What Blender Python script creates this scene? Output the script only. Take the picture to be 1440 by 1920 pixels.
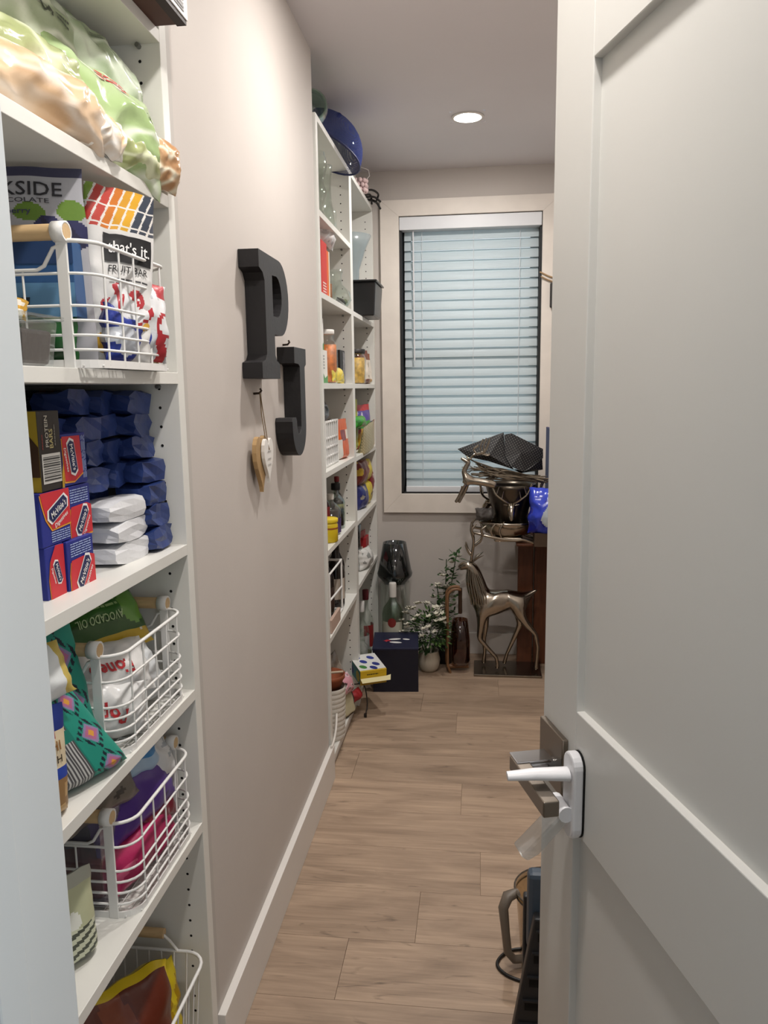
import bpy, bmesh, math, random
from mathutils import Vector, Matrix, noise, Euler
PI = math.pi
scene = bpy.context.scene
for o in list(bpy.data.objects): bpy.data.objects.remove(o)
COL = scene.collection

# ------------------------------------------------------------------ camera
F_PX = 1457.0
PITCH, YAW, ROLL = math.radians(9.06), math.radians(7.0), math.radians(-0.8)
fw = Vector((-math.sin(YAW)*math.cos(PITCH), math.cos(YAW)*math.cos(PITCH), -math.sin(PITCH)))
rt0 = Vector((math.cos(YAW), math.sin(YAW), 0)); up0 = rt0.cross(fw)
rt = rt0*math.cos(ROLL) + up0*math.sin(ROLL); up = up0*math.cos(ROLL) - rt0*math.sin(ROLL)
cd = bpy.data.cameras.new('camera'); cam = bpy.data.objects.new('camera', cd); COL.objects.link(cam)
cam.matrix_world = Matrix(((rt.x, up.x, -fw.x, 0), (rt.y, up.y, -fw.y, 0), (rt.z, up.z, -fw.z, 1.42), (0, 0, 0, 1)))
cd.sensor_fit = 'VERTICAL'; cd.sensor_height = 36.0; cd.lens = 36.0*F_PX/1920.0
cd.clip_start = 0.02; cd.clip_end = 200
scene.camera = cam

# ------------------------------------------------------------------ world and exposure
w = bpy.data.worlds.new('daylight'); scene.world = w; w.use_nodes = True
bg = w.node_tree.nodes['Background']; bg.inputs[0].default_value = (0.86, 0.945, 1.0, 1); bg.inputs[1].default_value = 0.52
vs = scene.view_settings
vs.view_transform = 'Standard'; vs.look = 'None'; vs.gamma = 1.0; vs.use_curve_mapping = False
vs.exposure = 0.76
LAMP = (1.0, 0.952, 0.905); LAMP_STRENGTH = 400.0

# ------------------------------------------------------------------ helpers
def lin(c):
    if isinstance(c, str):
        c = c.lstrip('#'); c = tuple(int(c[i:i+2], 16) for i in (0, 2, 4))
    if max(c) > 1.0: c = tuple(v/255.0 for v in c)
    return tuple(v/12.92 if v <= 0.04045 else ((v+0.055)/1.055)**2.4 for v in c)
_mats = {}
def mat(name, col='#cccccc', rough=0.5, metal=0.0, trans=0.0, ior=1.45, spec=0.5, vcol=False, bump=0.0, bscale=60.0, mottle=0.0, mscale=8.0, emit=None, estr=0.0, alpha=1.0, coat=0.0, stretch=None):
    if name in _mats: return _mats[name]
    m = bpy.data.materials.new(name); m.use_nodes = True
    nt = m.node_tree; b = nt.nodes['Principled BSDF']
    c = lin(col)
    b.inputs['Base Color'].default_value = (*c, 1)
    b.inputs['Roughness'].default_value = rough; b.inputs['Metallic'].default_value = metal
    b.inputs['Transmission Weight'].default_value = trans; b.inputs['IOR'].default_value = ior
    b.inputs['Specular IOR Level'].default_value = spec; b.inputs['Alpha'].default_value = alpha
    b.inputs['Coat Weight'].default_value = coat
    src = None
    if vcol:
        a = nt.nodes.new('ShaderNodeVertexColor'); a.layer_name = 'Col'; src = a.outputs['Color']
    tc = None
    if mottle or bump:
        tc = nt.nodes.new('ShaderNodeTexCoord'); mp = nt.nodes.new('ShaderNodeMapping')
        nt.links.new(tc.outputs['Object'], mp.inputs['Vector'])
        if stretch: mp.inputs['Scale'].default_value = stretch
    if mottle:
        n = nt.nodes.new('ShaderNodeTexNoise'); n.inputs['Scale'].default_value = mscale; n.inputs['Detail'].default_value = 5
        nt.links.new(mp.outputs[0], n.inputs['Vector'])
        r = nt.nodes.new('ShaderNodeMapRange'); r.inputs[1].default_value = 0.3; r.inputs[2].default_value = 0.7
        r.inputs[3].default_value = 1-mottle; r.inputs[4].default_value = 1+mottle
        nt.links.new(n.outputs['Fac'], r.inputs[0])
        mx = nt.nodes.new('ShaderNodeVectorMath'); mx.operation = 'SCALE'
        if src: nt.links.new(src, mx.inputs[0])
        else: mx.inputs[0].default_value = c
        nt.links.new(r.outputs[0], mx.inputs['Scale']); src = mx.outputs[0]
    if src: nt.links.new(src, b.inputs['Base Color'])
    if bump:
        n = nt.nodes.new('ShaderNodeTexNoise'); n.inputs['Scale'].default_value = bscale; n.inputs['Detail'].default_value = 4
        nt.links.new(mp.outputs[0], n.inputs['Vector'])
        bp = nt.nodes.new('ShaderNodeBump'); bp.inputs['Strength'].default_value = bump; bp.inputs['Distance'].default_value = 0.002
        nt.links.new(n.outputs['Fac'], bp.inputs['Height']); nt.links.new(bp.outputs[0], b.inputs['Normal'])
    if emit:
        b.inputs['Emission Color'].default_value = (*(lin(emit) if isinstance(emit, str) else emit), 1); b.inputs['Emission Strength'].default_value = estr
    _mats[name] = m
    return m

def tglass(name, tint='#ffffff', rough=0.03, refl=1.0, body=0.0, bodyc='#888888'):
    """thin clear sheet: tinted see-through with a fresnel sheen"""
    if name in _mats: return _mats[name]
    m = bpy.data.materials.new(name); m.use_nodes = True; nt = m.node_tree; nt.nodes.remove(nt.nodes['Principled BSDF'])
    tr = nt.nodes.new('ShaderNodeBsdfTransparent'); tr.inputs[0].default_value = (*lin(tint), 1)
    gl = nt.nodes.new('ShaderNodeBsdfGlossy'); gl.inputs['Roughness'].default_value = rough; gl.inputs[0].default_value = (refl, refl, refl, 1)
    lw = nt.nodes.new('ShaderNodeLayerWeight'); lw.inputs[0].default_value = 0.22
    mr = nt.nodes.new('ShaderNodeMapRange'); mr.inputs[3].default_value = 0.05; mr.inputs[4].default_value = 0.62
    nt.links.new(lw.outputs['Facing'], mr.inputs[0])
    mx = nt.nodes.new('ShaderNodeMixShader'); nt.links.new(mr.outputs[0], mx.inputs[0]); nt.links.new(tr.outputs[0], mx.inputs[1]); nt.links.new(gl.outputs[0], mx.inputs[2])
    out = mx.outputs[0]
    if body:
        df = nt.nodes.new('ShaderNodeBsdfDiffuse'); df.inputs[0].default_value = (*lin(bodyc), 1)
        m2 = nt.nodes.new('ShaderNodeMixShader'); m2.inputs[0].default_value = body; nt.links.new(out, m2.inputs[1]); nt.links.new(df.outputs[0], m2.inputs[2]); out = m2.outputs[0]
    nt.links.new(out, nt.nodes['Material Output'].inputs[0]); _mats[name] = m
    return m

class MB:
    """collects shapes; build() links them as ONE mesh object"""
    def __init__(s): s.v = []; s.f = []; s.c = []; s.sm = []; s.mi = []; s.m = 0; s.col = None; s.smooth = False
    def add(s, vs, fs, cols=None):
        o = len(s.v); s.v += [tuple(p) for p in vs]
        for k, f in enumerate(fs):
            s.f.append([i+o for i in f]); s.sm.append(s.smooth); s.mi.append(s.m)
            s.c.append(cols[k] if cols else s.col)
        return s
    def box(s, x0, x1, y0, y1, z0, z1, mx=None):
        p = [Vector((x, y, z)) for x in (x0, x1) for y in (y0, y1) for z in (z0, z1)]
        if mx: p = [mx @ q for q in p]
        return s.add(p, [(0, 1, 3, 2), (4, 6, 7, 5), (0, 4, 5, 1), (2, 3, 7, 6), (0, 2, 6, 4), (1, 5, 7, 3)])
    def tube(s, pts, r, n=6, closed=False, caps=True, flat=1.0):
        pts = [Vector(p) for p in pts]; N = len(pts)
        rr = r if isinstance(r, (list, tuple)) else [r]*N
        vs = []; prev = None
        for i, p in enumerate(pts):
            if closed: t = pts[(i+1) % N]-pts[i-1]
            else: t = pts[min(i+1, N-1)]-pts[max(i-1, 0)]
            t = t.normalized() if t.length > 1e-9 else Vector((0, 0, 1))
            if prev is None:
                a = Vector((0, 0, 1)) if abs(t.z) < 0.9 else Vector((1, 0, 0))
                nrm = t.cross(a).normalized()
            else: nrm = (prev - t*prev.dot(t)).normalized()
            prev = nrm; b = t.cross(nrm)
            for k in range(n):
                a = 2*PI*k/n
                vs.append(p + (nrm*math.cos(a) + b*math.sin(a)*flat)*rr[i])
        fs = []
        for i in range(N if closed else N-1):
            j = (i+1) % N
            for k in range(n):
                k2 = (k+1) % n
                fs.append((i*n+k, i*n+k2, j*n+k2, j*n+k))
        sm = s.smooth; s.smooth = True
        s.add(vs, fs)
        s.smooth = False
        if caps and not closed:
            s.add(vs[:n], [tuple(range(n-1, -1, -1))]); s.add(vs[-n:], [tuple(range(n))])
        s.smooth = sm
        return s
    def lathe(s, prof, n=20, c=(0, 0, 0), smooth=True, mx=None, sx=1.0, sy=1.0, caps=True):
        vs = []; fs = []
        for (r, z) in prof:
            for k in range(n):
                a = 2*PI*k/n; q = Vector((r*math.cos(a)*sx, r*math.sin(a)*sy, z))
                if mx: q = mx @ q
                vs.append(q + Vector(c))
        for i in range(len(prof)-1):
            for k in range(n):
                k2 = (k+1) % n
                fs.append((i*n+k, i*n+k2, (i+1)*n+k2, (i+1)*n+k))
        sm = s.smooth; s.smooth = smooth
        s.add(vs, fs)
        s.smooth = False
        if caps and prof[0][0] > 1e-3: s.add(vs[:n], [tuple(range(n-1, -1, -1))])
        if caps and prof[-1][0] > 1e-3: s.add(vs[-n:], [tuple(range(n))])
        s.smooth = sm
        return s
    def prism(s, poly, o, ux, uy, d):
        """polygon (a,b) in the plane o + a*ux + b*uy, extruded along d"""
        o, ux, uy, d = Vector(o), Vector(ux), Vector(uy), Vector(d); n = len(poly)
        A = [o+ux*a+uy*b for a, b in poly]; B = [p+d for p in A]
        return s.add(A+B, [tuple(range(n-1, -1, -1)), tuple(range(n, 2*n))] + [(i, (i+1) % n, n+(i+1) % n, n+i) for i in range(n)])
    def grid(s, fn, nu, nv, cf=None, wrap=False):
        vs = [fn(i/nu, j/nv) for j in range(nv+1) for i in range(nu+1)]
        fs = []; cs = []
        for j in range(nv):
            for i in range(nu):
                a = j*(nu+1)+i
                fs.append((a, a+1, a+nu+2, a+nu+1))
                if cf and wrap: cs.append([cf(i/nu, j/nv), cf((i+1)/nu, j/nv), cf((i+1)/nu, (j+1)/nv), cf(i/nu, (j+1)/nv)])
                else: cs.append(cf((i+.5)/nu, (j+.5)/nv) if cf else s.col)
        sm = s.smooth; s.smooth = True; s.add(vs, fs, cs); s.smooth = sm
        return s
    def mesh(s, name):
        me = bpy.data.meshes.new(name); me.from_pydata(s.v, [], s.f)
        me.polygons.foreach_set('use_smooth', s.sm); me.polygons.foreach_set('material_index', s.mi)
        if any(c is not None for c in s.c):
            ca = me.color_attributes.new('Col', 'FLOAT_COLOR', 'CORNER'); buf = []
            for f, c in zip(s.f, s.c):
                if isinstance(c, list):
                    for q in c: buf += [*lin(q), 1.0]
                    continue
                l = (*lin(c), 1.0) if c is not None else (.8, .8, .8, 1.0)
                buf += list(l)*len(f)
            ca.data.foreach_set('color', buf)
        me.update(); return me
    def build(s, name, mats, parent=None, loc=None, rot=None, bevel=0.0, weld=False, label=None):
        me = s.mesh(name)
        bm = bmesh.new(); bm.from_mesh(me)
        if weld: bmesh.ops.remove_doubles(bm, verts=bm.verts, dist=1e-5)
        bmesh.ops.recalc_face_normals(bm, faces=bm.faces); bm.to_mesh(me); bm.free()
        for m in (mats if isinstance(mats, (list, tuple)) else [mats]): me.materials.append(m)
        o = bpy.data.objects.new(name, me); COL.objects.link(o)
        if loc: o.location = loc
        if rot: o.rotation_euler = rot
        if parent: o.parent = parent
        if label: o['label'] = label
        if bevel:
            b = o.modifiers.new('bevel', 'BEVEL'); b.width = bevel; b.segments = 2; b.limit_method = 'ANGLE'; b.angle_limit = math.radians(40)
        return o
def tag(o, label, cat, group=None):
    o['label'] = label; o['category'] = cat
    if group: o['group'] = group
    return o
def thing(name, label, cat, loc=(0, 0, 0), rot=(0, 0, 0), group=None):
    o = bpy.data.objects.new(name, None); o.empty_display_size = 0.05; COL.objects.link(o)
    o.location = loc; o.rotation_euler = rot
    return tag(o, label, cat, group)
def struct(o):
    o['kind'] = 'structure'; return o
def dup(root, loc=None, rot=None, label=None):
    r = root.copy(); COL.objects.link(r)
    if loc is not None: r.location = loc
    if rot is not None: r.rotation_euler = rot
    if label: r['label'] = label
    for ch in list(root.children):
        c = ch.copy(); COL.objects.link(c); c.parent = r
        for g in list(ch.children):
            d = g.copy(); COL.objects.link(d); d.parent = c
    return r
def arc(cx, cy, r, a0, a1, n):
    return [(cx+r*math.cos(math.radians(a0+(a1-a0)*i/n)), cy+r*math.sin(math.radians(a0+(a1-a0)*i/n))) for i in range(n+1)]
def spline(pts, n=6):
    """Catmull-Rom through 3-D points"""
    P = [Vector(p) for p in pts]; P = [P[0]*2-P[1]] + P + [P[-1]*2-P[-2]]; out = []
    for i in range(1, len(P)-2):
        for k in range(n):
            t = k/n; a, b, c, d = P[i-1], P[i], P[i+1], P[i+2]
            out.append(0.5*((2*b)+(c-a)*t+(2*a-5*b+4*c-d)*t*t+(3*b-a-3*c+d)*t**3))
    out.append(P[-2]); return out

_txt = {}
def text_geo(s, offset=0.0, shear=0.0):
    """flat glyph mesh centred on the origin; returns (verts2d, faces, width, height), unit size"""
    k = (s, offset, shear)
    if k in _txt: return _txt[k]
    cu = bpy.data.curves.new('glyphs', 'FONT'); cu.body = s; cu.size = 1.0; cu.resolution_u = 2; cu.offset = offset; cu.shear = shear
    cu.align_x = 'CENTER'
    ob = bpy.data.objects.new('glyphs', cu); COL.objects.link(ob)
    dg = bpy.context.evaluated_depsgraph_get(); me = bpy.data.meshes.new_from_object(ob.evaluated_get(dg))
    v = [(p.co.x, p.co.y) for p in me.vertices]; f = [tuple(p.vertices) for p in me.polygons]
    bpy.data.objects.remove(ob); bpy.data.curves.remove(cu); bpy.data.meshes.remove(me)
    if not v: v = [(0, 0)]
    x0, x1 = min(p[0] for p in v), max(p[0] for p in v); y0, y1 = min(p[1] for p in v), max(p[1] for p in v)
    v = [(x-(x0+x1)/2, y-(y0+y1)/2) for x, y in v]
    _txt[k] = (v, f, x1-x0, y1-y0); return _txt[k]
def text_on(parent, s, surf, cx, cy, h, m, rot=0.0, offset=0.01, shear=0.0, width=None, name='printed_text'):
    """surf(a,b) maps metres on the face to a 3-D point (already lifted off it)"""
    v, f, w0, h0 = text_geo(s, offset, shear)
    k = h/h0; kx = (width/w0) if width else k
    c, sn = math.cos(math.radians(rot)), math.sin(math.radians(rot))
    b = MB(); b.add([surf(cx+(x*kx)*c-(y*k)*sn, cy+(x*kx)*sn+(y*k)*c) for x, y in v], f)
    return b.build(name, m, parent)
def patch_on(parent, pts, surf, m, name='printed_panel', sub=1):
    b = MB()
    b.add([surf(x, y) for x, y in pts], [tuple(range(len(pts)))])
    return b.build(name, m, parent)
def patch_grid(parent, x0, y0, x1, y1, surf, m, name='printed_panel', n=8):
    b = MB(); b.grid(lambda u, v: surf(x0+(x1-x0)*u, y0+(y1-y0)*v), n, n)
    return b.build(name, m, parent)
def ell(cx, cy, rx, ry, n=16, rot=0):
    c, s = math.cos(math.radians(rot)), math.sin(math.radians(rot))
    return [(cx+rx*math.cos(2*PI*i/n)*c-ry*math.sin(2*PI*i/n)*s, cy+rx*math.cos(2*PI*i/n)*s+ry*math.sin(2*PI*i/n)*c) for i in range(n)]
def rect(x0, y0, x1, y1): return [(x0, y0), (x1, y0), (x1, y1), (x0, y1)]
def face_front(x, y0, z0, lift=0.0008):   # a face looking +x: a runs along +y, b along +z
    return lambda a, b: Vector((x+lift, y0+a, z0+b))
def face_near(y, x0, z0, lift=0.0008):    # a face looking -y: a runs along +x, b along +z
    return lambda a, b: Vector((x0+a, y-lift, z0+b))
# ------------------------------------------------------------------ room shell
m_wall = mat('greige wall paint', '#c3bcb6', 0.7, mottle=0.025, mscale=3, bump=0.08, bscale=220)
m_ceil = mat('white ceiling paint', '#dcd8da', 0.85, mottle=0.02, mscale=2, bump=0.05, bscale=200)
m_trim = mat('white satin trim paint', '#dedad5', 0.42, mottle=0.02, mscale=5)
m_jamb = mat('white gloss jamb paint', '#dfe3e4', 0.35, mottle=0.015, mscale=4)
m_door = mat('white door paint', '#d9d8d4', 0.38, mottle=0.015, mscale=3)
m_case = mat('whitewashed window casing', '#e0d8cf', 0.5, mottle=0.05, mscale=9, stretch=(1, 1, 1), bump=0.1, bscale=30)
m_mel = mat('white melamine', '#dddcd6', 0.38, mottle=0.012, mscale=4)
m_dark = mat('black void', '#0c0b0a', 0.9)

# floor planks: oak look laminate, boards laid across the room
def floor_material():
    m = bpy.data.materials.new('oak laminate'); m.use_nodes = True; nt = m.node_tree; b = nt.nodes['Principled BSDF']
    N = nt.nodes.new; L = nt.links.new
    tc = N('ShaderNodeTexCoord'); oi = N('ShaderNodeObjectInfo')
    off = N('ShaderNodeVectorMath'); off.operation = 'SCALE'; off.inputs[0].default_value = (37.0, 11.0, 5.0); L(oi.outputs['Random'], off.inputs['Scale'])
    ad = N('ShaderNodeVectorMath'); L(tc.outputs['Object'], ad.inputs[0]); L(off.outputs[0], ad.inputs[1])
    def noise_(sc, scale, det, dist=0.0):
        mp = N('ShaderNodeMapping'); mp.inputs['Scale'].default_value = sc; L(ad.outputs[0], mp.inputs['Vector'])
        n = N('ShaderNodeTexNoise'); n.inputs['Scale'].default_value = scale; n.inputs['Detail'].default_value = det; n.inputs['Distortion'].default_value = dist
        L(mp.outputs[0], n.inputs['Vector']); return n.outputs['Fac']
    grain = noise_((1.0, 30, 1), 4.0, 8, 0.9); broad = noise_((0.9, 4.0, 1), 2.4, 5, 1.5); knot = noise_((1.6, 7.5, 1), 2.6, 3, 2.4); fine = noise_((4, 170, 1), 4, 3)
    r1 = N('ShaderNodeValToRGB'); r1.color_ramp.elements[0].position = 0.30; r1.color_ramp.elements[1].position = 0.72
    r1.color_ramp.elements[0].color = (*lin('#937e6b'), 1); r1.color_ramp.elements[1].color = (*lin('#b79f88'), 1)
    e = r1.color_ramp.elements.new(0.5); e.color = (*lin('#a9927d'), 1)
    L(broad, r1.inputs['Fac'])
    g = N('ShaderNodeMapRange'); g.inputs[1].default_value = 0.3; g.inputs[2].default_value = 0.7; g.inputs[3].default_value = 0.84; g.inputs[4].default_value = 1.10; L(grain, g.inputs[0])
    f2 = N('ShaderNodeMapRange'); f2.inputs[1].default_value = 0.3; f2.inputs[2].default_value = 0.7; f2.inputs[3].default_value = 0.94; f2.inputs[4].default_value = 1.05; L(fine, f2.inputs[0])
    k = N('ShaderNodeMapRange'); k.inputs[1].default_value = 0.64; k.inputs[2].default_value = 0.76; k.inputs[3].default_value = 1.0; k.inputs[4].default_value = 0.5; L(knot, k.inputs[0])
    pr = N('ShaderNodeMapRange'); pr.inputs[3].default_value = 0.91; pr.inputs[4].default_value = 1.07; L(oi.outputs['Random'], pr.inputs[0])
    def mul(a, bb): x = N('ShaderNodeMath'); x.operation = 'MULTIPLY'; L(a, x.inputs[0]); L(bb, x.inputs[1]); return x.outputs[0]
    sc = mul(mul(g.outputs[0], f2.outputs[0]), mul(k.outputs[0], pr.outputs[0]))
    v = N('ShaderNodeVectorMath'); v.operation = 'SCALE'; L(r1.outputs['Color'], v.inputs[0]); L(sc, v.inputs['Scale'])
    L(v.outputs[0], b.inputs['Base Color'])
    b.inputs['Roughness'].default_value = 0.42; b.inputs['Specular IOR Level'].default_value = 0.35
    bp = N('ShaderNodeBump'); bp.inputs['Strength'].default_value = 0.12; bp.inputs['Distance'].default_value = 0.001; L(grain, bp.inputs['Height']); L(bp.outputs[0], b.inputs['Normal'])
    return m
m_floor = floor_material(); m_gap = mat('floor joint', '#86725f', 0.8)
floor = struct(MB().box(-0.95, 0.64, -1.2, 4.10, -0.06, -0.004).build('floor', m_gap))
rnd = random.Random(4)
joints = {7: -0.087, 4: -0.053, 2: 0.012, 1: -0.157, 0: -0.33, 3: 0.42, 5: -0.46, 6: 0.33, 8: -0.25, 9: 0.10, -1: 0.2, 10: -0.4}
for k in range(-6, 12):
    y0 = 1.598+0.208*k; y1 = min(y0+0.208, 4.10)
    j = joints.get(k, rnd.uniform(-0.5, 0.5)); cuts = [-0.95] + sorted(c for c in (j-1.2, j, j+1.2) if -0.93 < c < 0.62) + [0.64]
    for a, b in zip(cuts, cuts[1:]):
        cx, cy = (a+b)/2, (y0+y1)/2
        MB().box(a-cx+.0004, b-cx-.0004, y0-cy+.0004, y1-cy-.0004, -0.004, 0.0).build('plank', m_floor, floor, loc=(cx, cy, 0), bevel=0.0006)

CEIL = 2.485
# ceiling with openings for three recessed lamps
ceil_b = MB()
LY = (0.80, 2.03, 3.33); LX = -0.05; LR = 0.052
ys = [-1.2] + [v for y in LY for v in (y-0.07, y+0.07)] + [4.10]
for i in range(len(ys)-1):
    if i % 2 == 0: ceil_b.box(-0.95, 0.64, ys[i], ys[i+1], CEIL, CEIL+0.05)
    else:
        ceil_b.box(-0.95, LX-0.07, ys[i], ys[i+1], CEIL, CEIL+0.05); ceil_b.box(LX+0.07, 0.64, ys[i], ys[i+1], CEIL, CEIL+0.05)
        yc = (ys[i]+ys[i+1])/2; n = 24
        sq = []; ci = []
        for k in range(n):
            a = 2*PI*(k+.5)/n; cx_, sy_ = math.cos(a), math.sin(a); m_ = max(abs(cx_), abs(sy_))
            sq.append((LX+0.07*cx_/m_, yc+0.07*sy_/m_, CEIL)); ci.append((LX+LR*cx_, yc+LR*sy_, CEIL))
        ceil_b.add(sq+ci, [(k, (k+1) % n, n+(k+1) % n, n+k) for k in range(n)])
struct(ceil_b.build('ceiling', m_ceil))
m_lens = mat('lit lamp lens', '#ffffff', 0.5, emit=LAMP, estr=LAMP_STRENGTH)
for i, y in enumerate(LY):
    t = thing('recessed_light', ['round recessed ceiling light just inside the doorway', 'round recessed ceiling light above the black wall letters', 'glowing round recessed ceiling light in front of the window'][i], 'light', (LX, y, CEIL), group='recessed ceiling lights')
    MB().lathe([(LR, 0.0), (LR+0.014, -0.001), (LR+0.012, -0.005), (LR-0.004, -0.005), (LR-0.006, 0.004), (LR-0.008, 0.02)], 28, caps=False).build('trim_ring', m_trim, t)
    MB().lathe([(LR-0.006, 0.006), (LR-0.010, -0.001), (LR-0.022, -0.006), (0.0001, -0.008)], 28, caps=False).build('lens', m_lens, t)
    MB().lathe([(LR+0.004, 0.002), (LR+0.004, 0.06), (0.0001, 0.06)], 20, caps=False).build('housing', m_trim, t)

WX = -0.537
struct(MB().box(-0.95, WX, 1.405, 2.625, 0, CEIL).build('wall_left', m_wall))
struct(MB().box(-0.97, -0.885, -0.0+0.54, 4.06, 0, CEIL).build('wall_alcove', m_wall))
struct(MB().box(0.60, 0.66, 0.44, 4.06, 0, CEIL).build('wall_right', m_wall))
# back wall around the window opening
OX0, OX1, OZ0, OZ1, BY = -0.402, 0.306, 0.868, 2.265, 4.06
b = MB(); b.box(-0.95, OX0, BY, BY+0.16, 0, CEIL).box(OX1, 0.66, BY, BY+0.16, 0, CEIL).box(OX0, OX1, BY, BY+0.16, 0, OZ0).box(OX0, OX1, BY, BY+0.16, OZ1, CEIL)
struct(b.build('wall_back', m_wall))
# front wall with the doorway
b = MB(); b.box(-0.95, -0.36, 0.42, 0.54, 0, CEIL).box(0.33, 0.66, 0.42, 0.54, 0, CEIL).box(-0.36, 0.33, 0.42, 0.54, 2.02, CEIL)
struct(b.build('wall_front', m_wall))
b = MB(); b.box(-0.36, -0.338, 0.405, 0.555, 0, 2.02).box(0.305, 0.33, 0.405, 0.555, 0, 2.02).box(-0.338, 0.305, 0.405, 0.555, 1.998, 2.02)
t1 = struct(b.build('trim_1', m_jamb, bevel=0.002)); t1['label'] = 'white door jamb at the near left edge'
b = MB(); b.box(-0.338, -0.326, 0.44, 0.475, 0, 1.998); b.build('door_stop', m_jamb, t1, bevel=0.002)
# unseen hall walls added to block daylight from behind and left; right side open
m_blocker = mat('pale light blocker', '#d5d8d8', 0.8)  # pale so the added walls bounce some light
struct(MB().box(-0.97, 0.64, -1.25, -1.2, 0, CEIL).build('wall_blocker_rear', m_blocker)); struct(MB().box(-0.97, -0.95, -1.2, 0.42, 0, CEIL).build('wall_blocker_side', m_blocker))
# baseboards
bbl = struct(MB().box(WX, -0.519, 1.388, 2.640, 0, 0.128).build('baseboard_left', m_trim, bevel=0.0015))
MB().box(-0.545, WX, 1.388, 1.405, 0, 0.128).build('mitre_return', m_trim, bbl, bevel=0.001)
struct(MB().box(-0.50, 0.60, BY-0.016, BY, 0, 0.115).build('baseboard_back', m_trim, bevel=0.0015))
struct(MB().box(0.584, 0.60, 0.56, BY-0.016, 0, 0.115).build('baseboard_right', m_trim, bevel=0.0015))

# window: casing boards with mitred corners, dark sash, glass
win = bpy.data.objects.new('window_1', None); COL.objects.link(win); win.location = ((OX0+OX1)/2, BY, OZ0); win['label'] = 'tall window in a wide whitewashed casing'; struct(win)
def wl(mb, name, m, bevel=0.0):
    return mb.build(name, m, win, loc=(-win.location.x, -win.location.y, -win.location.z), bevel=bevel)
CW = 0.094; x0, x1, z0, z1 = OX0-CW, OX1+CW, OZ0-CW-0.006, OZ1+CW-0.016
for nm, poly in (('casing_board', [(x0, z1), (OX0, OZ1), (OX1, OZ1), (x1, z1)]), ('casing_board', [(x0, z0), (x1, z0), (OX1, OZ0), (OX0, OZ0)]),
                 ('casing_board', [(x0, z0), (OX0, OZ0), (OX0, OZ1), (x0, z1)]), ('casing_board', [(x1, z0), (x1, z1), (OX1, OZ1), (OX1, OZ0)])):
    wl(MB().prism(poly, (0, BY-0.022, 0), (1, 0, 0), (0, 0, 1), (0, 0.022, 0)), nm, m_case, 0.0015)
m_sash = mat('dark bronze sash', '#17181a', 0.5)
b = MB(); b.box(OX0, OX0+0.012, BY, BY+0.14, OZ0, OZ1).box(OX1-0.012, OX1, BY, BY+0.14, OZ0, OZ1).box(OX0, OX1, BY, BY+0.14, OZ0, OZ0+0.008).box(OX0, OX1, BY, BY+0.14, OZ1-0.012, OZ1)
b.box(OX0+.012, OX0+0.05, BY+0.09, BY+0.13, OZ0, OZ1).box(OX1-0.05, OX1-.012, BY+0.09, BY+0.13, OZ0, OZ1).box(OX0, OX1, BY+0.09, BY+0.13, OZ0, OZ0+0.05).box(OX0, OX1, BY+0.09, BY+0.13, OZ1-0.05, OZ1).box(OX0, OX1, BY+0.09, BY+0.13, 1.54, 1.59)
wl(b, 'sash', m_sash)
m_pane = mat('window glass', '#ffffff', 0.02, trans=1.0, ior=1.05, spec=0.2)
for a, c in ((OZ0+0.05, 1.54), (1.59, OZ1-0.05)):
    wl(MB().box(OX0+0.05, OX1-0.05, BY+0.108, BY+0.112, a, c), 'pane', m_pane)

# blind
bl = thing('window_blind', 'closed white slatted blind hanging in the window', 'blind', (0, BY+0.03, OZ0))
m_slat = mat('white vinyl slat', '#d9dfe1', 0.45, trans=0.0)
nt = m_slat.node_tree; pb = nt.nodes['Principled BSDF']; tr = nt.nodes.new('ShaderNodeBsdfTranslucent'); tr.inputs[0].default_value = (0.78, 0.90, 0.93, 1)
mxs = nt.nodes.new('ShaderNodeMixShader'); mxs.inputs[0].default_value = 0.46
nt.links.new(pb.outputs[0], mxs.inputs[1]); nt.links.new(tr.outputs[0], mxs.inputs[2]); nt.links.new(mxs.outputs[0], nt.nodes['Material Output'].inputs[0])
m_vin = mat('white vinyl', '#dcdee2', 0.4)
sx0, sx1 = OX0+0.022, OX1-0.014
MB().box(OX0+0.002, OX1-0.004, -0.045, 0.02, OZ1-OZ0-0.066, OZ1-OZ0-0.004).build('valance', m_vin, bl, bevel=0.002)
zt = OZ1-OZ0-0.088; zb = 0.052; NS = 27
for i in range(NS):
    z = zb+(zt-zb)*i/(NS-1); tilt = math.radians(71); sl = MB(); pts = []
    prof = [(-0.025+0.05*k/4, 0.0022*(1-((k-2)/2.0)**2)) for k in range(5)]
    ring = [(a, c+0.0011) for a, c in prof]+[(a, c-0.0011) for a, c in reversed(prof)]
    poly = [(a*math.cos(tilt)-c*math.sin(tilt), a*math.sin(tilt)+c*math.cos(tilt)) for a, c in ring]
    sl.prism(poly, (sx0, 0, 0), (0, 1, 0), (0, 0, 1), (sx1-sx0, 0, 0))
    sl.build('slat', m_slat, bl, loc=(0, 0.012, z))
MB().box(sx0, sx1, -0.015, 0.035, 0.004, 0.036).build('bottom_rail', m_vin, bl, bevel=0.003)
for xc in (-0.29, -0.03, 0.20):
    MB().tube([(xc, -0.004, zt+0.03), (xc, -0.004, 0.02)], 0.0012, 5).build('ladder_cord', m_vin, bl)
MB().tube([(-0.333, -0.018, zt+0.02), (-0.33, -0.020, zt-0.62)], 0.004, 8).build('tilt_wand', m_vin, bl)

# ------------------------------------------------------------------ door
A = math.radians(16.8); HX, HY = 0.289, 0.505; DW, DH, DT = 0.655, 1.985, 0.035
door = bpy.data.objects.new('door_1', None); COL.objects.link(door); struct(door); door['label'] = 'white two panel door standing open into the pantry'
door.location = (HX, HY, 0.012); door.rotation_euler = (0, 0, A)
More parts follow.
